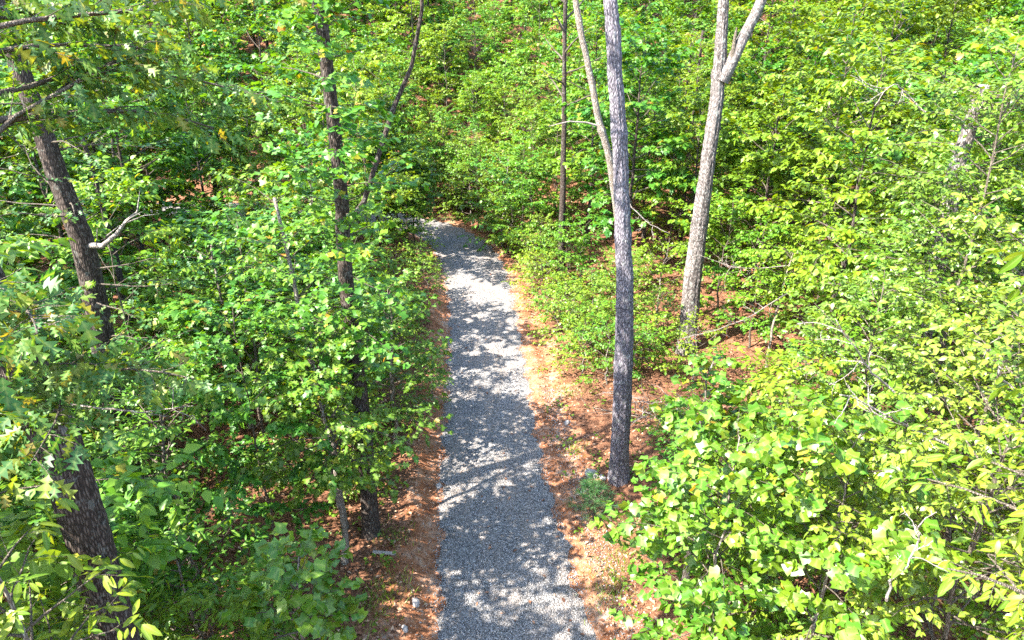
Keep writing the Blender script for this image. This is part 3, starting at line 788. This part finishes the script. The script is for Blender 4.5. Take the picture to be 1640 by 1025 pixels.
near('elm_tree', 'bright small-leaved elm filling the lower right corner', (5.9, 7.4), 7.4, 2.3, 1.5, 34, 'elm', 'elm', 'twig', 62, 0.11, 0.043, 0.65, 0.17, flat=0.6, trunk_r=0.06)
near('elm_tree', 'bright small-leaved elm right of the tulip trees, under bare white branches', (6.6, 11.0), 6.6, 2.3, 0.8, 35, 'elm', 'elm', 'twig', 62, 0.11, 0.045, 0.65, 0.18, flat=0.6, trunk_r=0.06)
near('elm_tree', 'sunlit small-leaved elm at the right edge, halfway up the picture', (8.0, 10.2), 8.4, 2.3, 1.5, 36, 'elm', 'elm', 'twig', 56, 0.11, 0.047, 0.65, 0.18, flat=0.6, trunk_r=0.06)
near('elm_tree', 'sunlit small-leaved elm in front of the mottled trunk', (7.95, 11.7), 10.4, 2.0, 2.5, 136, 'elm', 'elm', 'twig', 56, 0.11, 0.045, 0.65, 0.17, flat=0.6, trunk_r=0.06)
near('chestnut_tree', 'chestnut with long hanging leaves leaning in at the right edge', (5.6, 4.7), 10.6, 2.0, 4.5, 37, 'chestnut', 'chestnut', 'thin', 40, 0.20, 0.065, 0.6, 0.24, ldroop=0.55)
near('sourwood_tree', 'leafy sourwood sapling with long green leaves at lower left', (-5.2, 8.7), 4.0, 1.4, 0.8, 38, 'sourwood', 'sourwood', 'thin', 34, 0.17, 0.06, 0.55, 0.2, 'wide')
near('sourwood_tree', 'sourwood sapling with drooping long leaves right of the thick near trunk', (-6.3, 11.0), 5.8, 1.25, 3.2, 39, 'sourwood', 'sourwood', 'thin', 34, 0.17, 0.06, 0.55, 0.2, 'wide')
near('chestnut_tree', 'yellow-green chestnut sapling in the bottom left corner', (-4.6, 4.9), 6.9, 1.3, 3.0, 40, 'chestnut', 'chestnut', 'thin', 30, 0.19, 0.065, 0.55, 0.2, ldroop=0.5)
near('tulip_tree', 'small bluish-green tulip sapling at the bottom, left of the drive', (-2.9, 7.5), 4.3, 0.75, 2.2, 41, 'tulip', 'tulip', 'thin', 24, 0.19, 0.09, 0.4, 0.2)
near('maple_tree', 'dense green maple spreading in front of the slender dark trunk', (-3.75, 12.2), 5.6, 1.65, 2.0, 42, 'maple', 'maple', 'thin', 44, 0.15, 0.07, 0.7, 0.19, 'wide')
near('maple_tree', 'green maple overhanging the left edge of the drive', (-3.35, 17.0), 5.0, 1.75, 0.9, 43, 'maple', 'maple', 'thin', 40, 0.15, 0.07, 0.65, 0.19)
near('chestnut_tree', 'low chestnut sprout with yellow-green leaves beside the left dirt clearing', (-4.2, 14.6), 2.6, 1.0, 0.4, 44, 'chestnut', 'sourwood', 'thin', 22, 0.18, 0.07, 0.4, 0.18)

# ------------------------------------------------------------------ tree kinds that repeat
PROTO = {}
def proto(key, seed, kind, mat, bark, *a, **k):
    r = np.random.RandomState(seed); tw, bw, L = crown_tree(a[0], a[1], a[2], r, **k)
    v, f = L.build(kind)
    me_t = tw.mesh('trunk'); me_t.materials.append(B[bark])
    me_b = bw.mesh('branches'); me_b.materials.append(B['twig'])
    me_c = mesh('crown', v, f); me_c.materials.append(G[mat])
    PROTO[key] = dict(H=a[0], R=a[1], hb=a[2], parts=(('trunk', me_t), ('branches', me_b), ('crown', me_c)))
for i in range(3): proto(('maple', i), 60 + i, 'maple', 'maple', 'twig', 5.6 + 1.1 * i, 2.0 + 0.25 * i, 1.0 + 0.4 * i, nb=26, trunk_r=0.055, leaf=0.18, step=0.05, spray=0.85, gap=0.085, start=0.42, clump=0.45, shape=('wide', 'round', 'round')[i])
for i in range(3): proto(('broadleaf', i), 70 + i, 'wood', 'wood', 'twig', 5.8 + 1.4 * i, 2.1 + 0.3 * i, 0.9 + 0.4 * i, nb=26, trunk_r=0.055, leaf=0.18, step=0.05, spray=0.9, gap=0.085, start=0.42, clump=0.45, shape=('round', 'wide', 'round')[i])
for i in range(2): proto(('sourwood', i), 80 + i, 'sourwood', 'sourwood', 'twig', 4.8 + 1.5 * i, 1.8 + 0.4 * i, 0.8, nb=24, trunk_r=0.05, leaf=0.20, step=0.055, spray=0.8, gap=0.085, start=0.4, clump=0.4, shape='wide')
for i in range(2): proto(('elm', i), 85 + i, 'elm', 'elm', 'twig', 5.2 + 1.5 * i, 2.0 + 0.3 * i, 0.6, nb=28, trunk_r=0.05, leaf=0.13, step=0.04, spray=0.75, gap=0.085, start=0.4, clump=0.4, shape='round')
for i in range(3): proto(('shrub', i), 90 + i, 'wood', ('wood', 'elm', 'sourwood')[i], 'thin', 1.5 + 0.5 * i, 0.95 + 0.2 * i, 0.15, nb=24, leaf=0.105, step=0.045, spray=0.45, gap=0.11, shape='round')
for i in range(4): proto(('oak', i), 95 + i, ('maple', 'wood', 'wood', 'maple')[i], ('maple', 'wood', 'wood', 'maple')[i], 'dark', 8.5 + 1.2 * i, 2.6 + 0.25 * i, 2.2 + 0.5 * i, nb=34, leaf=0.215, step=0.06, spray=1.0, gap=0.10, start=0.42, clump=0.45, shape=('round', 'wide', 'round', 'round')[i], trunk_r=0.10)
for i in range(5): proto(('slope', i), 100 + i, 'wood', 'wood', 'dark', 11.0 + 1.6 * i, 3.1 + 0.25 * i, 2.5 + 0.6 * i, nb=32, leaf=0.29, step=0.10, spray=1.3, gap=0.125, start=0.42, clump=0.45, shape=('round', 'wide', 'round', 'round', 'wide')[i], trunk_r=0.14)
for i in range(3): proto(('far', i), 110 + i, 'far', 'wood', 'dark', 13.0 + 2.5 * i, 4.0 + 0.4 * i, 2.5, nb=32, leaf=0.40, step=0.145, spray=1.7, gap=0.18, start=0.42, clump=0.45, shape='round', trunk_r=0.16)

def clone(key, loc, rz, sc, label, cat, name, group=None):
    p = PROTO[key]; t = thing(name, label, cat, loc, rz, group); t.scale = (sc[0], sc[0], sc[1])
    for nm, me in p['parts']:
        o = bpy.data.objects.new(nm, me); C.objects.link(o); o.parent = t
        if nm == 'crown': o['kind'] = 'stuff'
    return t

# sight lines that stay open in the wood: drive, verges, the tall trunks, patches of bare floor (outline, farthest depth that blocks it)
OPEN = [
 ([(585, 1040), (610, 880), (668, 800), (700, 600), (712, 520), (700, 400), (672, 356), (690, 345), (725, 348), (765, 405), (840, 430), (850, 540), (930, 575), (985, 640), (985, 770), (925, 830), (960, 1040)], 99),
 ([(950, -5), (1000, -5), (1018, 450), (1012, 775), (965, 775), (970, 450)], 18.0),
 ([(1120, -5), (1235, -5), (1190, 110), (1160, 300), (1128, 570), (1075, 570), (1095, 400)], 25.0),
 ([(15, 60), (60, 30), (160, 420), (110, 420)], 13.0),
 ([(540, 330), (565, 330), (575, 480), (550, 480)], 14.0),
 ([(580, 780), (610, 780), (640, 900), (585, 900)], 17.0),
 ([(325, 705), (440, 690), (465, 830), (420, 880), (350, 820)], 99),
 ([(1040, 555), (1180, 540), (1190, 600), (1050, 640)], 99),
 ([(885, 230), (912, 230), (912, 440), (885, 440)], 33), ([(935, 100), (965, 190), (975, 330), (950, 220)], 24),
 ([(1540, 110), (1590, 110), (1590, 200), (1540, 200)], 14), ([(1370, 385), (1400, 385), (1385, 470), (1362, 470)], 21),
 ([(1130, 380), (1270, 390), (1270, 540), (1110, 560)], 22),
 ([(480, 860), (560, 830), (590, 920), (560, 1000)], 99),
]
SPH = np.random.RandomState(5).randn(70, 3); SPH /= np.linalg.norm(SPH, axis=1)[:, None]
def blocks(c, rx, rzv):
    pts = np.array(c) + SPH * np.array([rx, rx, rzv])
    px, py, zc = project(pts)
    for k, (poly, far) in enumerate(OPEN):
        if (inside(poly, px, py) & (zc < far) & (zc > 0.3)).sum() > (0 if k == 0 else 3): return True
    return False
def seen(c, R):
    px, py, zc = project(np.array([c]))
    m = R / max(zc[0], 1) * F
    return zc[0] > 2 and -m < px[0] < 1640 + m and -m < py[0] < 1025 + m

placed = []       # (x, y, R)
for o in list(C.objects):
    if o.get('category') == 'tree': placed.append((o.location.x, o.location.y, 0.35))
def free(x, y, R, k):
    return all((x - a) ** 2 + (y - b) ** 2 > (k * (R + c)) ** 2 for a, b, c in placed)

LANDMARKS = [
 ('the thick near trunk', -4.95, 6.5), ('the broken-stub oak', -8.25, 12.6), ('the slender dark trunk', -3.42, 13.1),
 ('the straight grey trunk', 2.86, 15.5), ('the pale forked trunk', 6.62, 23.9), ('the thin far trunk', 2.45, 32.6), ('the mottled trunk', 8.75, 13.6),
 ('the small-leaved elms', 6.6, 11.0), ('the overhanging maple', -3.35, 17.0), ('the bend of the drive', -3.5, 39.5), ('the slope above the bend', 1.0, 54.0), ('the lower left slope', -14.0, 60.0), ('the lower right slope', 10.0, 64.0), ('the dead branches', 8.3, 22.5),
 ('the pale leaning trunk', 10.4, 20.0), ('the shaded stem', -7.8, 19.0),
]
used = {}
ORD = ['', 'second', 'third', 'fourth', 'fifth', 'sixth', 'seventh', 'eighth', 'ninth', 'tenth']
KINDW = {'oak': ('oak_tree', 'layered oak', 'tree'), 'maple': ('maple_tree', 'lobe-leaved maple', 'tree'), 'broadleaf': ('beech_tree', 'broad-leaved beech', 'tree'), 'sourwood': ('sourwood_tree', 'long-leaved sourwood', 'tree'), 'elm': ('elm_tree', 'small-leaved elm', 'tree'), 'shrub': ('shrub', 'low leafy shrub', 'shrub')}
def nearest_mark(x, y):
    return min((math.hypot(x - a, y - b), n, a, b) for n, a, b in LANDMARKS)
def describe(fam, x, y, height):
    dist, nm, lx, ly = nearest_mark(x, y)
    dx, dy = x - lx, y - ly
    rel = ('beyond' if dy > 0 else 'in front of') if abs(dy) > abs(dx) else ('right of' if dx > 0 else 'left of')
    how = 'just ' if dist < 2.6 else ('' if dist < 6 else 'well ')
    size = 'small ' if height < 5.2 else ('tall ' if height > 8.6 else '')
    if fam == 'shrub': size = ''
    txt = f"{size}{KINDW[fam][1]} {how}{rel} {nm}"
    used.setdefault(txt, []).append(1)
    k = len(used[txt])
    return txt + (f", {ORD[min(k - 1, 9)]} from it" if k > 1 else '')

def scatter(n, fams, box, k, seed, scr=(0.75, 1.25), must_see=True):
    r = np.random.RandomState(seed); done = 0; tries = 0; cand = []
    while done < n and tries < n * 40:
        tries += 1
        x = box[0] + (box[1] - box[0]) * r.rand(); y = box[2] + (box[3] - box[2]) * r.rand()
        fam = fams[r.randint(len(fams))]
        keys = [q for q in PROTO if q[0] == fam]; key = keys[r.randint(len(keys))]
        s = scr[0] + (scr[1] - scr[0]) * r.rand(); sh = s * (0.85 + 0.3 * r.rand())
        p = PROTO[key]; R = p['R'] * s
        d, yy = road_d(x, y)
        e = abs(d[0]) - half_width(yy[0])
        if e < 0.35 + 0.3 * R or not free(x, y, R, k): continue
        z = gz(x, y)
        c = (x, y, z + (p['H'] + p['hb']) / 2 * sh)
        if must_see and not seen(c, R + p['H'] * 0.5): continue
        if blocks(c, R * 1.12, (p['H'] - p['hb']) / 2 * sh * 1.1): continue
        placed.append((x, y, R)); done += 1
        cand.append((key, (x, y, z), r.rand() * 6.28, (s, sh)))
    return cand

WAITING = []
def place(cand, group_of=None):
    WAITING.extend((c, group_of) for c in cand)
def plant_all():
    """all the repeated trees and shrubs at once, those closest to their landmark first, so that the ordinals in the labels hold"""
    for (key, loc, rz, sc), group_of in sorted(WAITING, key=lambda w: nearest_mark(*w[0][1][:2])[0]):
        fam = key[0]; name, _, cat = KINDW[fam]
        clone(key, loc, rz, sc, describe(fam, loc[0], loc[1], PROTO[key]['H'] * sc[1]), cat, name, group_of(fam, loc))

def at_ground(px, py):
    dr = at_depth(px, py, 1.0) - np.array([0, 0, CAMZ]); t = 5.0
    while t < 200 and CAMZ + dr[2] * t > gz(dr[0] * t, dr[1] * t): t += 0.1
    return dr[0] * t, dr[1] * t
gl = lambda fam, loc: ('leafy shrubs on the forest floor' if fam == 'shrub' else 'understory trees ' + ('left' if loc[0] < road_d(loc[0], loc[1])[1][0] * 0 - 0.5 else 'right') + ' of the drive')
hand = []
rh = np.random.RandomState(44)
for (px, py, key, s_) in [(878, 500, ('shrub', 1), 1.15), (905, 520, ('shrub', 0), 1.2), (948, 575, ('shrub', 0), 1.3), (965, 620, ('shrub', 2), 0.9), (1010, 600, ('shrub', 0), 1.2), (858, 470, ('shrub', 0), 1.2), (845, 415, ('shrub', 2), 1.5), (815, 402, ('shrub', 1), 1.6),
        (790, 388, ('shrub', 2), 1.7), (765, 378, ('shrub', 0), 1.5), (742, 352, ('shrub', 2), 1.3), (1060, 560, ('shrub', 1), 1.0), (1110, 610, ('shrub', 2), 0.9), (1005, 480, ('shrub', 0), 1.4), (925, 470, ('shrub', 2), 1.4), (690, 640, ('shrub', 2), 0.6),
        (885, 535, ('shrub', 0), 1.1), (918, 560, ('shrub', 1), 1.1), (935, 600, ('shrub', 2), 0.8), (1040, 590, ('shrub', 0), 1.1), (1060, 520, ('shrub', 2), 1.4), (866, 452, ('elm', 0), 0.62), (905, 480, ('broadleaf', 0), 0.6), (632, 388, ('maple', 2), 0.95), (612, 392, ('oak', 0), 0.95), (700, 337, ('shrub', 2), 1.6), (722, 334, ('shrub', 1), 1.6), (738, 343, ('shrub', 2), 1.6), (758, 358, ('shrub', 1), 1.6), (682, 334, ('broadleaf', 0), 0.8), (712, 330, ('broadleaf', 1), 0.8), (655, 405, ('maple', 0), 0.9), (640, 395, ('maple', 1), 0.9), (622, 360, ('broadleaf', 0), 0.9), (672, 420, ('shrub', 2), 1.0), (680, 470, ('shrub', 0), 1.0), (800, 352, ('broadleaf', 0), 0.8), (850, 372, ('broadleaf', 1), 0.85), (822, 408, ('broadleaf', 0), 0.68), (796, 384, ('elm', 0), 0.8), (765, 366, ('broadleaf', 2), 0.62), (745, 340, ('elm', 0), 0.9), (838, 420, ('broadleaf', 1), 0.8), (815, 398, ('shrub', 2), 2.0), (842, 440, ('shrub', 0), 1.3), (663, 392, ('maple', 1), 0.75), (672, 352, ('maple', 0), 0.8)]:
    gx_, gy_ = at_ground(px, py); d_, y_ = road_d(gx_, gy_)
    if abs(d_[0]) < half_width(y_[0]) + 0.45: continue
    hand.append((key, (gx_, gy_, gz(gx_, gy_)), rh.rand() * 6.28, (s_, s_))); placed.append((gx_, gy_, PROTO[key]['R'] * s_))
place(hand, gl)
place(scatter(32, ['oak'], (-30, -12.5, 14, 46), 0.40, 221, (0.85, 1.3)), gl)
place(scatter(44, ['oak'], (4.0, 32, 15, 46), 0.40, 222, (0.85, 1.3)), gl)
place(scatter(32, ['maple', 'maple', 'sourwood', 'broadleaf'], (-16, -3.9, 7, 27), 0.57, 201, (0.7, 1.05)), gl)
place(scatter(40, ['maple', 'broadleaf', 'sourwood', 'broadleaf'], (-30, -2.0, 25, 44), 0.50, 202, (0.85, 1.3)), gl)
place(scatter(30, ['broadleaf', 'elm', 'elm', 'broadleaf'], (2.5, 20, 9, 26), 0.46, 203, (0.7, 1.15)), gl)
place(scatter(42, ['broadleaf', 'broadleaf', 'sourwood', 'elm'], (0.5, 32, 24, 46), 0.48, 204, (0.85, 1.35)), gl)
place(scatter(26, ['shrub'], (1.5, 14, 13, 42), 0.6, 205, (0.7, 1.2)), gl)
place(scatter(18, ['maple', 'sourwood', 'broadleaf'], (-17, -7.4, 8, 26), 0.42, 241, (0.7, 1.0)), gl)
place(scatter(20, ['shrub'], (-10, -3.4, 10, 30), 0.5, 242, (0.8, 1.3)), gl)
place(scatter(26, ['shrub'], (-12, -2.2, 9, 42), 0.6, 206, (0.7, 1.2)), gl)

place(scatter(60, ['broadleaf', 'broadleaf', 'elm', 'broadleaf', 'sourwood'], (-20, 14, 42, 64), 0.42, 211, (0.8, 1.25)), gl)
place(scatter(40, ['shrub'], (-9, 13, 36, 56), 0.5, 212, (0.8, 1.5)), gl)
place(scatter(34, ['broadleaf', 'maple'], (-36, 36, 44, 62), 0.42, 213, (0.9, 1.35)), gl)
place(scatter(26, ['broadleaf', 'oak'], (-22, 12, 57, 74), 0.42, 231, (0.9, 1.3)), gl)
plant_all()
VIEWMARKS = [(60, 'the broken-stub oak'), (330, 'the shaded left stems'), (530, 'the slender dark trunk'), (720, 'the bend of the drive'), (900, 'the thin far trunk'), (985, 'the straight grey trunk'), (1140, 'the pale forked trunk'), (1370, 'the pale leaning trunk'), (1560, 'the mottled broken trunk')]
def hill(n, fam, box, k, seed, scr, name, txt, group):
    for key, loc, rz, sc in scatter(n, [fam], box, k, seed, scr):
        if -24 < loc[0] < 7 and loc[1] < 60: continue      # only smaller trees stand here, the slope is in full sun
        px = project(np.array([[loc[0], loc[1], loc[2] + 5]]))[0][0]
        mx, mark = min(VIEWMARKS, key=lambda m: abs(m[0] - px))
        clone(key, loc, rz, sc, txt + (' left of ' if px < mx else ' right of ') + mark, 'tree', name, group + ' behind ' + mark)
hill(90, 'slope', (-48, 48, 45, 72), 0.42, 207, (0.85, 1.2), 'forest_tree', 'leafy tree on the lower slope,', 'trees on the lower slope')
hill(90, 'far', (-80, 80, 70, 125), 0.42, 208, (0.9, 1.3), 'hillside_tree', 'distant tree high on the hillside,', 'trees on the upper slope')

# trees just outside the left edge and behind the camera, whose crowns shade the drive
r = np.random.RandomState(9)
for k, (x, y, key, s) in enumerate([(-13.0, 2.2, ('slope', 1), 0.9), (-10.2, 0.6, ('slope', 0), 0.85), (-6.2, -1.0, ('maple', 2), 1.1), (-7.7, 5.2, ('oak', 2), 1.0), (-8.0, 7.4, ('broadleaf', 2), 1.2), (-5.6, 1.6, ('broadleaf', 2), 1.05)]):
    clone(key, (x, y, gz(x, y)), r.rand() * 6.28, (s, s), 'tall leafy tree just outside the left edge whose crown shades the drive', 'tree', 'canopy_tree', 'tall trees along the left edge')

# ------------------------------------------------------------------ small things
# pine sapling by the right verge
r = np.random.RandomState(51)
bx, by = 2.0, 14.0
rt = thing('pine_sapling', 'dark fuzzy pine sapling at the right verge, below the grey trunk', 'tree', (bx, by, gz(bx, by)))
tw, bw, L = Wood(), Wood(), Leaves()
tw.tube(np.array([(0, 0, -0.05), (0.02, 0, 0.6), (0, 0.02, 1.25)]), np.array([0.025, 0.018, 0.006]), 6)
for i in range(46):
    u = r.rand(); az = r.rand() * 6.28; ln = 0.62 * (1.08 - u) + 0.08
    q = curve((0, 0, 0.12 + 1.1 * u), (math.cos(az), math.sin(az), 0.5), ln, 4, r, 0.1)
    bw.tube(q, np.linspace(0.007, 0.003, 4), 3, cap=False)
    m = 70; t = 0.2 + 0.8 * r.rand(m)
    pos = np.stack([np.interp(t * 3, np.arange(4), q[:, k]) for k in range(3)], 1)
    L.add(pos, unit(q[-1] - q[0]) * 0.8 + r.randn(m, 3) * 0.6, r.randn(m, 3), 0.12 + 0.06 * r.rand(m))
put(rt, tw, bw, L, 'pine', 'pine', 'twig', r, 0)

# weathered stake lying on the dirt
import bmesh
def box_mesh(name, sx, sy, sz, bev=0.006, jit=0.0, r=rng):
    bm = bmesh.new(); bmesh.ops.create_cube(bm, size=1)
    bmesh.ops.scale(bm, vec=(sx, sy, sz), verts=bm.verts)
    bmesh.ops.bevel(bm, geom=bm.edges[:], offset=bev, segments=1, affect='EDGES')
    me = bpy.data.meshes.new(name); bm.to_mesh(me); bm.free(); return me
sx_, sy_ = -2.87, 12.45
st = link('wooden_stake', box_mesh('wooden_stake', 0.52, 0.085, 0.04), M_PLANK)
st.location = (sx_, sy_, gz(sx_, sy_) + 0.05); st.rotation_euler = (0.05, 0.03, -0.08)
tag(st, 'short grey weathered stake lying on the dirt left of the drive', 'wooden stake')

# rocks
def rock(label, x, y, s, seed, group=None, flat=0.6):
    r = np.random.RandomState(seed); bm = bmesh.new(); bmesh.ops.create_icosphere(bm, subdivisions=3, radius=1)
    k = r.randn(5, 3); k /= np.linalg.norm(k, axis=1)[:, None]
    for v in bm.verts:
        c = v.co.normalized(); m = min(1.0, min(0.72 / max(0.05, abs(float(np.dot(q, c)))) for q in k))
        v.co = c * m * (1 + 0.04 * r.randn()); v.co.x *= s; v.co.y *= s * 0.75; v.co.z *= s * flat
    me = bpy.data.meshes.new('rock'); bm.to_mesh(me); bm.free()
    o = link('rock', me, M_ROCK); o.location = (x, y, gz(x, y) + 0.12 * s); o.rotation_euler = (0, 0, r.rand() * 6)
    tag(o, label, 'rock', group)
rock('pale angular rock at the foot of the straight grey trunk', 2.15, 15.75, 0.24, 1)
rock('small pale rock beside the large pale one by the grey trunk', 2.42, 15.55, 0.13, 2)
rock('pale stone on the right clay shoulder, just below the pale angular rock', 1.75, 15.1, 0.11, 3)
rock('flat pale stone on the left clay bank by the drive', -1.95, 15.4, 0.12, 4)
rock('pale stone at the dirt edge below the weathered stake', -2.0, 11.1, 0.13, 5)
rock('pale stone half buried in the sunlit dirt near the bottom of the drive', -2.1, 10.3, 0.10, 6)
rock('pale stone on the far right shoulder among dry leaves', 1.7, 18.6, 0.14, 7)

# dead branches: bare, bleached, some with rusty leaves
def dead_branch(label, pts, rad, seed, twigs=9, rust=0, name='dead_branch', tl=0.8, bark='bare', group=None):
    r = np.random.RandomState(seed); pts = np.array(pts); o = pts[0].copy(); o[2] = pts[:, 2].min()
    root = thing(name, label, 'branch', o, 0, group)
    P = trunk_line(pts - o, 16, r, 0.1); w = Wood()
    w.tube(P, np.linspace(rad, rad * 0.3, 16), 7, 0.06, r)
    link('main_limb', w.mesh('main_limb'), B[bark], root)
    L = Leaves()
    for i in range(twigs):
        t = 0.2 + 0.8 * r.rand(); k = int(t * 14); q0 = P[k]; tg = unit(P[min(15, k + 1)] - P[k])
        dd = tg + 0.75 * r.randn(3)
        q = curve(q0, dd, tl * (0.4 + 0.9 * r.rand()), 7, r, 0.22)
        w2 = Wood(); w2.tube(q, np.linspace(rad * 0.42, 0.004, 7), 5)
        for _ in range(3):
            j = r.randint(2, 6); w2.tube(curve(q[j], unit(q[-1] - q[0]) + 0.8 * r.randn(3), 0.3 * tl * (0.5 + r.rand()), 4, r, 0.25), np.linspace(rad * 0.2, 0.003, 4), 4)
        link('twig', w2.mesh('twig'), B[bark], root)
        if rust:
            leaves_along(L, q, 0.09, 0.09, r, 0.4, 0.8, droop=0.8)
    if rust and L.p:
        v, f = L.build('rust'); link('dry_leaves', mesh('dry_leaves', v, f), G['rust'], root, 'stuff')
A = at_depth
dead_branch('bare dead branch with rusty leaves crossing the foot of the forked trunk', [A(1262, 470, 21), A(1200, 510, 21.2), A(1150, 530, 21.5), A(1085, 545, 21.6)], 0.02, 61, 12, 1)
dead_branch('upper bare dead branch with red withered leaves right of the forked trunk', [A(1265, 425, 22), A(1210, 432, 22), A(1170, 428, 22.2), A(1120, 408, 22.3)], 0.018, 62, 10, 1)
dead_branch('bleached bare branch slanting through the elm leaves on the right', [A(1535, 718, 8.6), A(1470, 685, 8.5), A(1400, 652, 8.3), A(1345, 632, 8.0)], 0.021, 63, 7, 0, tl=0.5)
dead_branch('white forked bare branch above the slanting one at right', [A(1425, 625, 8.4), A(1400, 590, 8.0), A(1375, 560, 7.8), A(1338, 510, 7.5)], 0.015, 64, 5, 0, tl=0.45)
dead_branch('short white bare branch standing out of the elm at lower right', [A(1422, 960, 7.0), A(1436, 910, 6.8), A(1465, 855, 6.6), A(1500, 820, 6.4)], 0.015, 65, 5, 0, tl=0.35)
dead_branch('bare grey branch near the right edge among bright leaves', [A(1625, 635, 9.2), A(1600, 590, 9.0), A(1580, 560, 8.8), A(1560, 545, 8.6)], 0.02, 66, 5, 0, tl=0.4)
dead_branch('bare branch in the sunlit crown at upper right', [A(1480, 180, 12.6), A(1455, 150, 12.4), A(1430, 132, 12.2), A(1400, 170, 12.0)], 0.018, 67, 6, 0, tl=0.6)
dead_branch('thin bare twig reaching right from the sourwood at lower left', [A(90, 645, 9.5), A(170, 655, 9.4), A(235, 660, 9.3), A(310, 650, 9.3)], 0.018, 68, 5, 0, tl=0.6, bark='thin')
dead_branch('thin bare branch in the shade right of the grey trunk', [A(1000, 320, 21), A(1025, 350, 21), A(1045, 362, 21), A(1075, 375, 21)], 0.02, 69, 4, 0, tl=0.5)
# brush pile right of D
r = np.random.RandomState(71); cx_, cy_ = 4.5, 18.6
rt = thing('brush_pile', 'heap of cut grey twigs on the ground right of the straight grey trunk', 'brush pile', (cx_, cy_, gz(cx_, cy_)))
for i in range(60):
    a = r.rand() * 6.28; p = np.array([0.75 * r.randn(), 0.5 * r.randn(), 0.08 + 0.35 * r.rand()])
    w = Wood(); w.tube(curve(p, (math.cos(a), math.sin(a), 0.25 * r.randn()), 0.6 + 0.9 * r.rand(), 6, r, 0.12, 0.1), np.linspace(0.014, 0.004, 6), 5)
    link('stick', w.mesh('stick'), B['bare' if i % 3 else 'twig'], rt)
# low green plants on the floor and verges
r = np.random.RandomState(81); L = Leaves()
for i in range(2600):
    y = 8 + 34 * r.rand() ** 1.3; x = (r.rand() * 2 - 1) * (4 + 0.55 * y)
    d, yy = road_d(x, y); e = abs(d[0]) - half_width(yy[0])
    if (d[0] < 0 and 9.5 < y < 12.6 and e < 2.6 and r.rand() < 0.8) or e < 0.35 or (d[0] > 0 and e < 1.6 and r.rand() < 0.55) or (d[0] < 0 and e < 0.9): continue
    m = r.randint(5, 14); z = gz(x, y)
    a = r.rand(m) * 6.28; h = 0.05 + 0.22 * r.rand(m)
    pos = np.stack([x + 0.10 * r.randn(m), y + 0.10 * r.randn(m), z + h], 1)
    L.add(pos, np.stack([np.cos(a), np.sin(a), 0.3 * r.randn(m)], 1), UP + 0.4 * r.randn(m, 3), 0.05 + 0.08 * r.rand(m))
v, f = L.build('wood'); link('undergrowth', mesh('undergrowth', v, f), G['sourwood'], kind='stuff')
# grass tufts near the verges
L = Leaves()
for (cx0, cy0, sp_, n_) in [(-2.7, 11.3, 0.35, 260), (-3.1, 10.6, 0.4, 260), (2.35, 12.2, 0.3, 220), (2.1, 11.4, 0.3, 160), (1.9, 20.5, 0.35, 160), (2.2, 22.5, 0.4, 160), (1.8, 17.1, 0.2, 100), (-2.8, 13.1, 0.3, 140), (2.7, 13.2, 0.4, 300)]:
    xx = cx0 + sp_ * r.randn(n_); yy_ = cy0 + sp_ * r.randn(n_)
    L.add(np.stack([xx, yy_, ground_z(xx, yy_)], 1), np.stack([0.5 * r.randn(n_), 0.5 * r.randn(n_), np.ones(n_)], 1), r.randn(n_, 3), 0.10 + 0.14 * r.rand(n_))
V0, T0 = strip_leaf([(0, 0), (0.035, 0.3), (0.03, 0.6), (0, 1.0)], 0.1, 0.3); TPL['blade'] = (V0, T0)
v, f = L.build('blade'); link('grass', mesh('grass', v, f), G['elm'], kind='stuff')
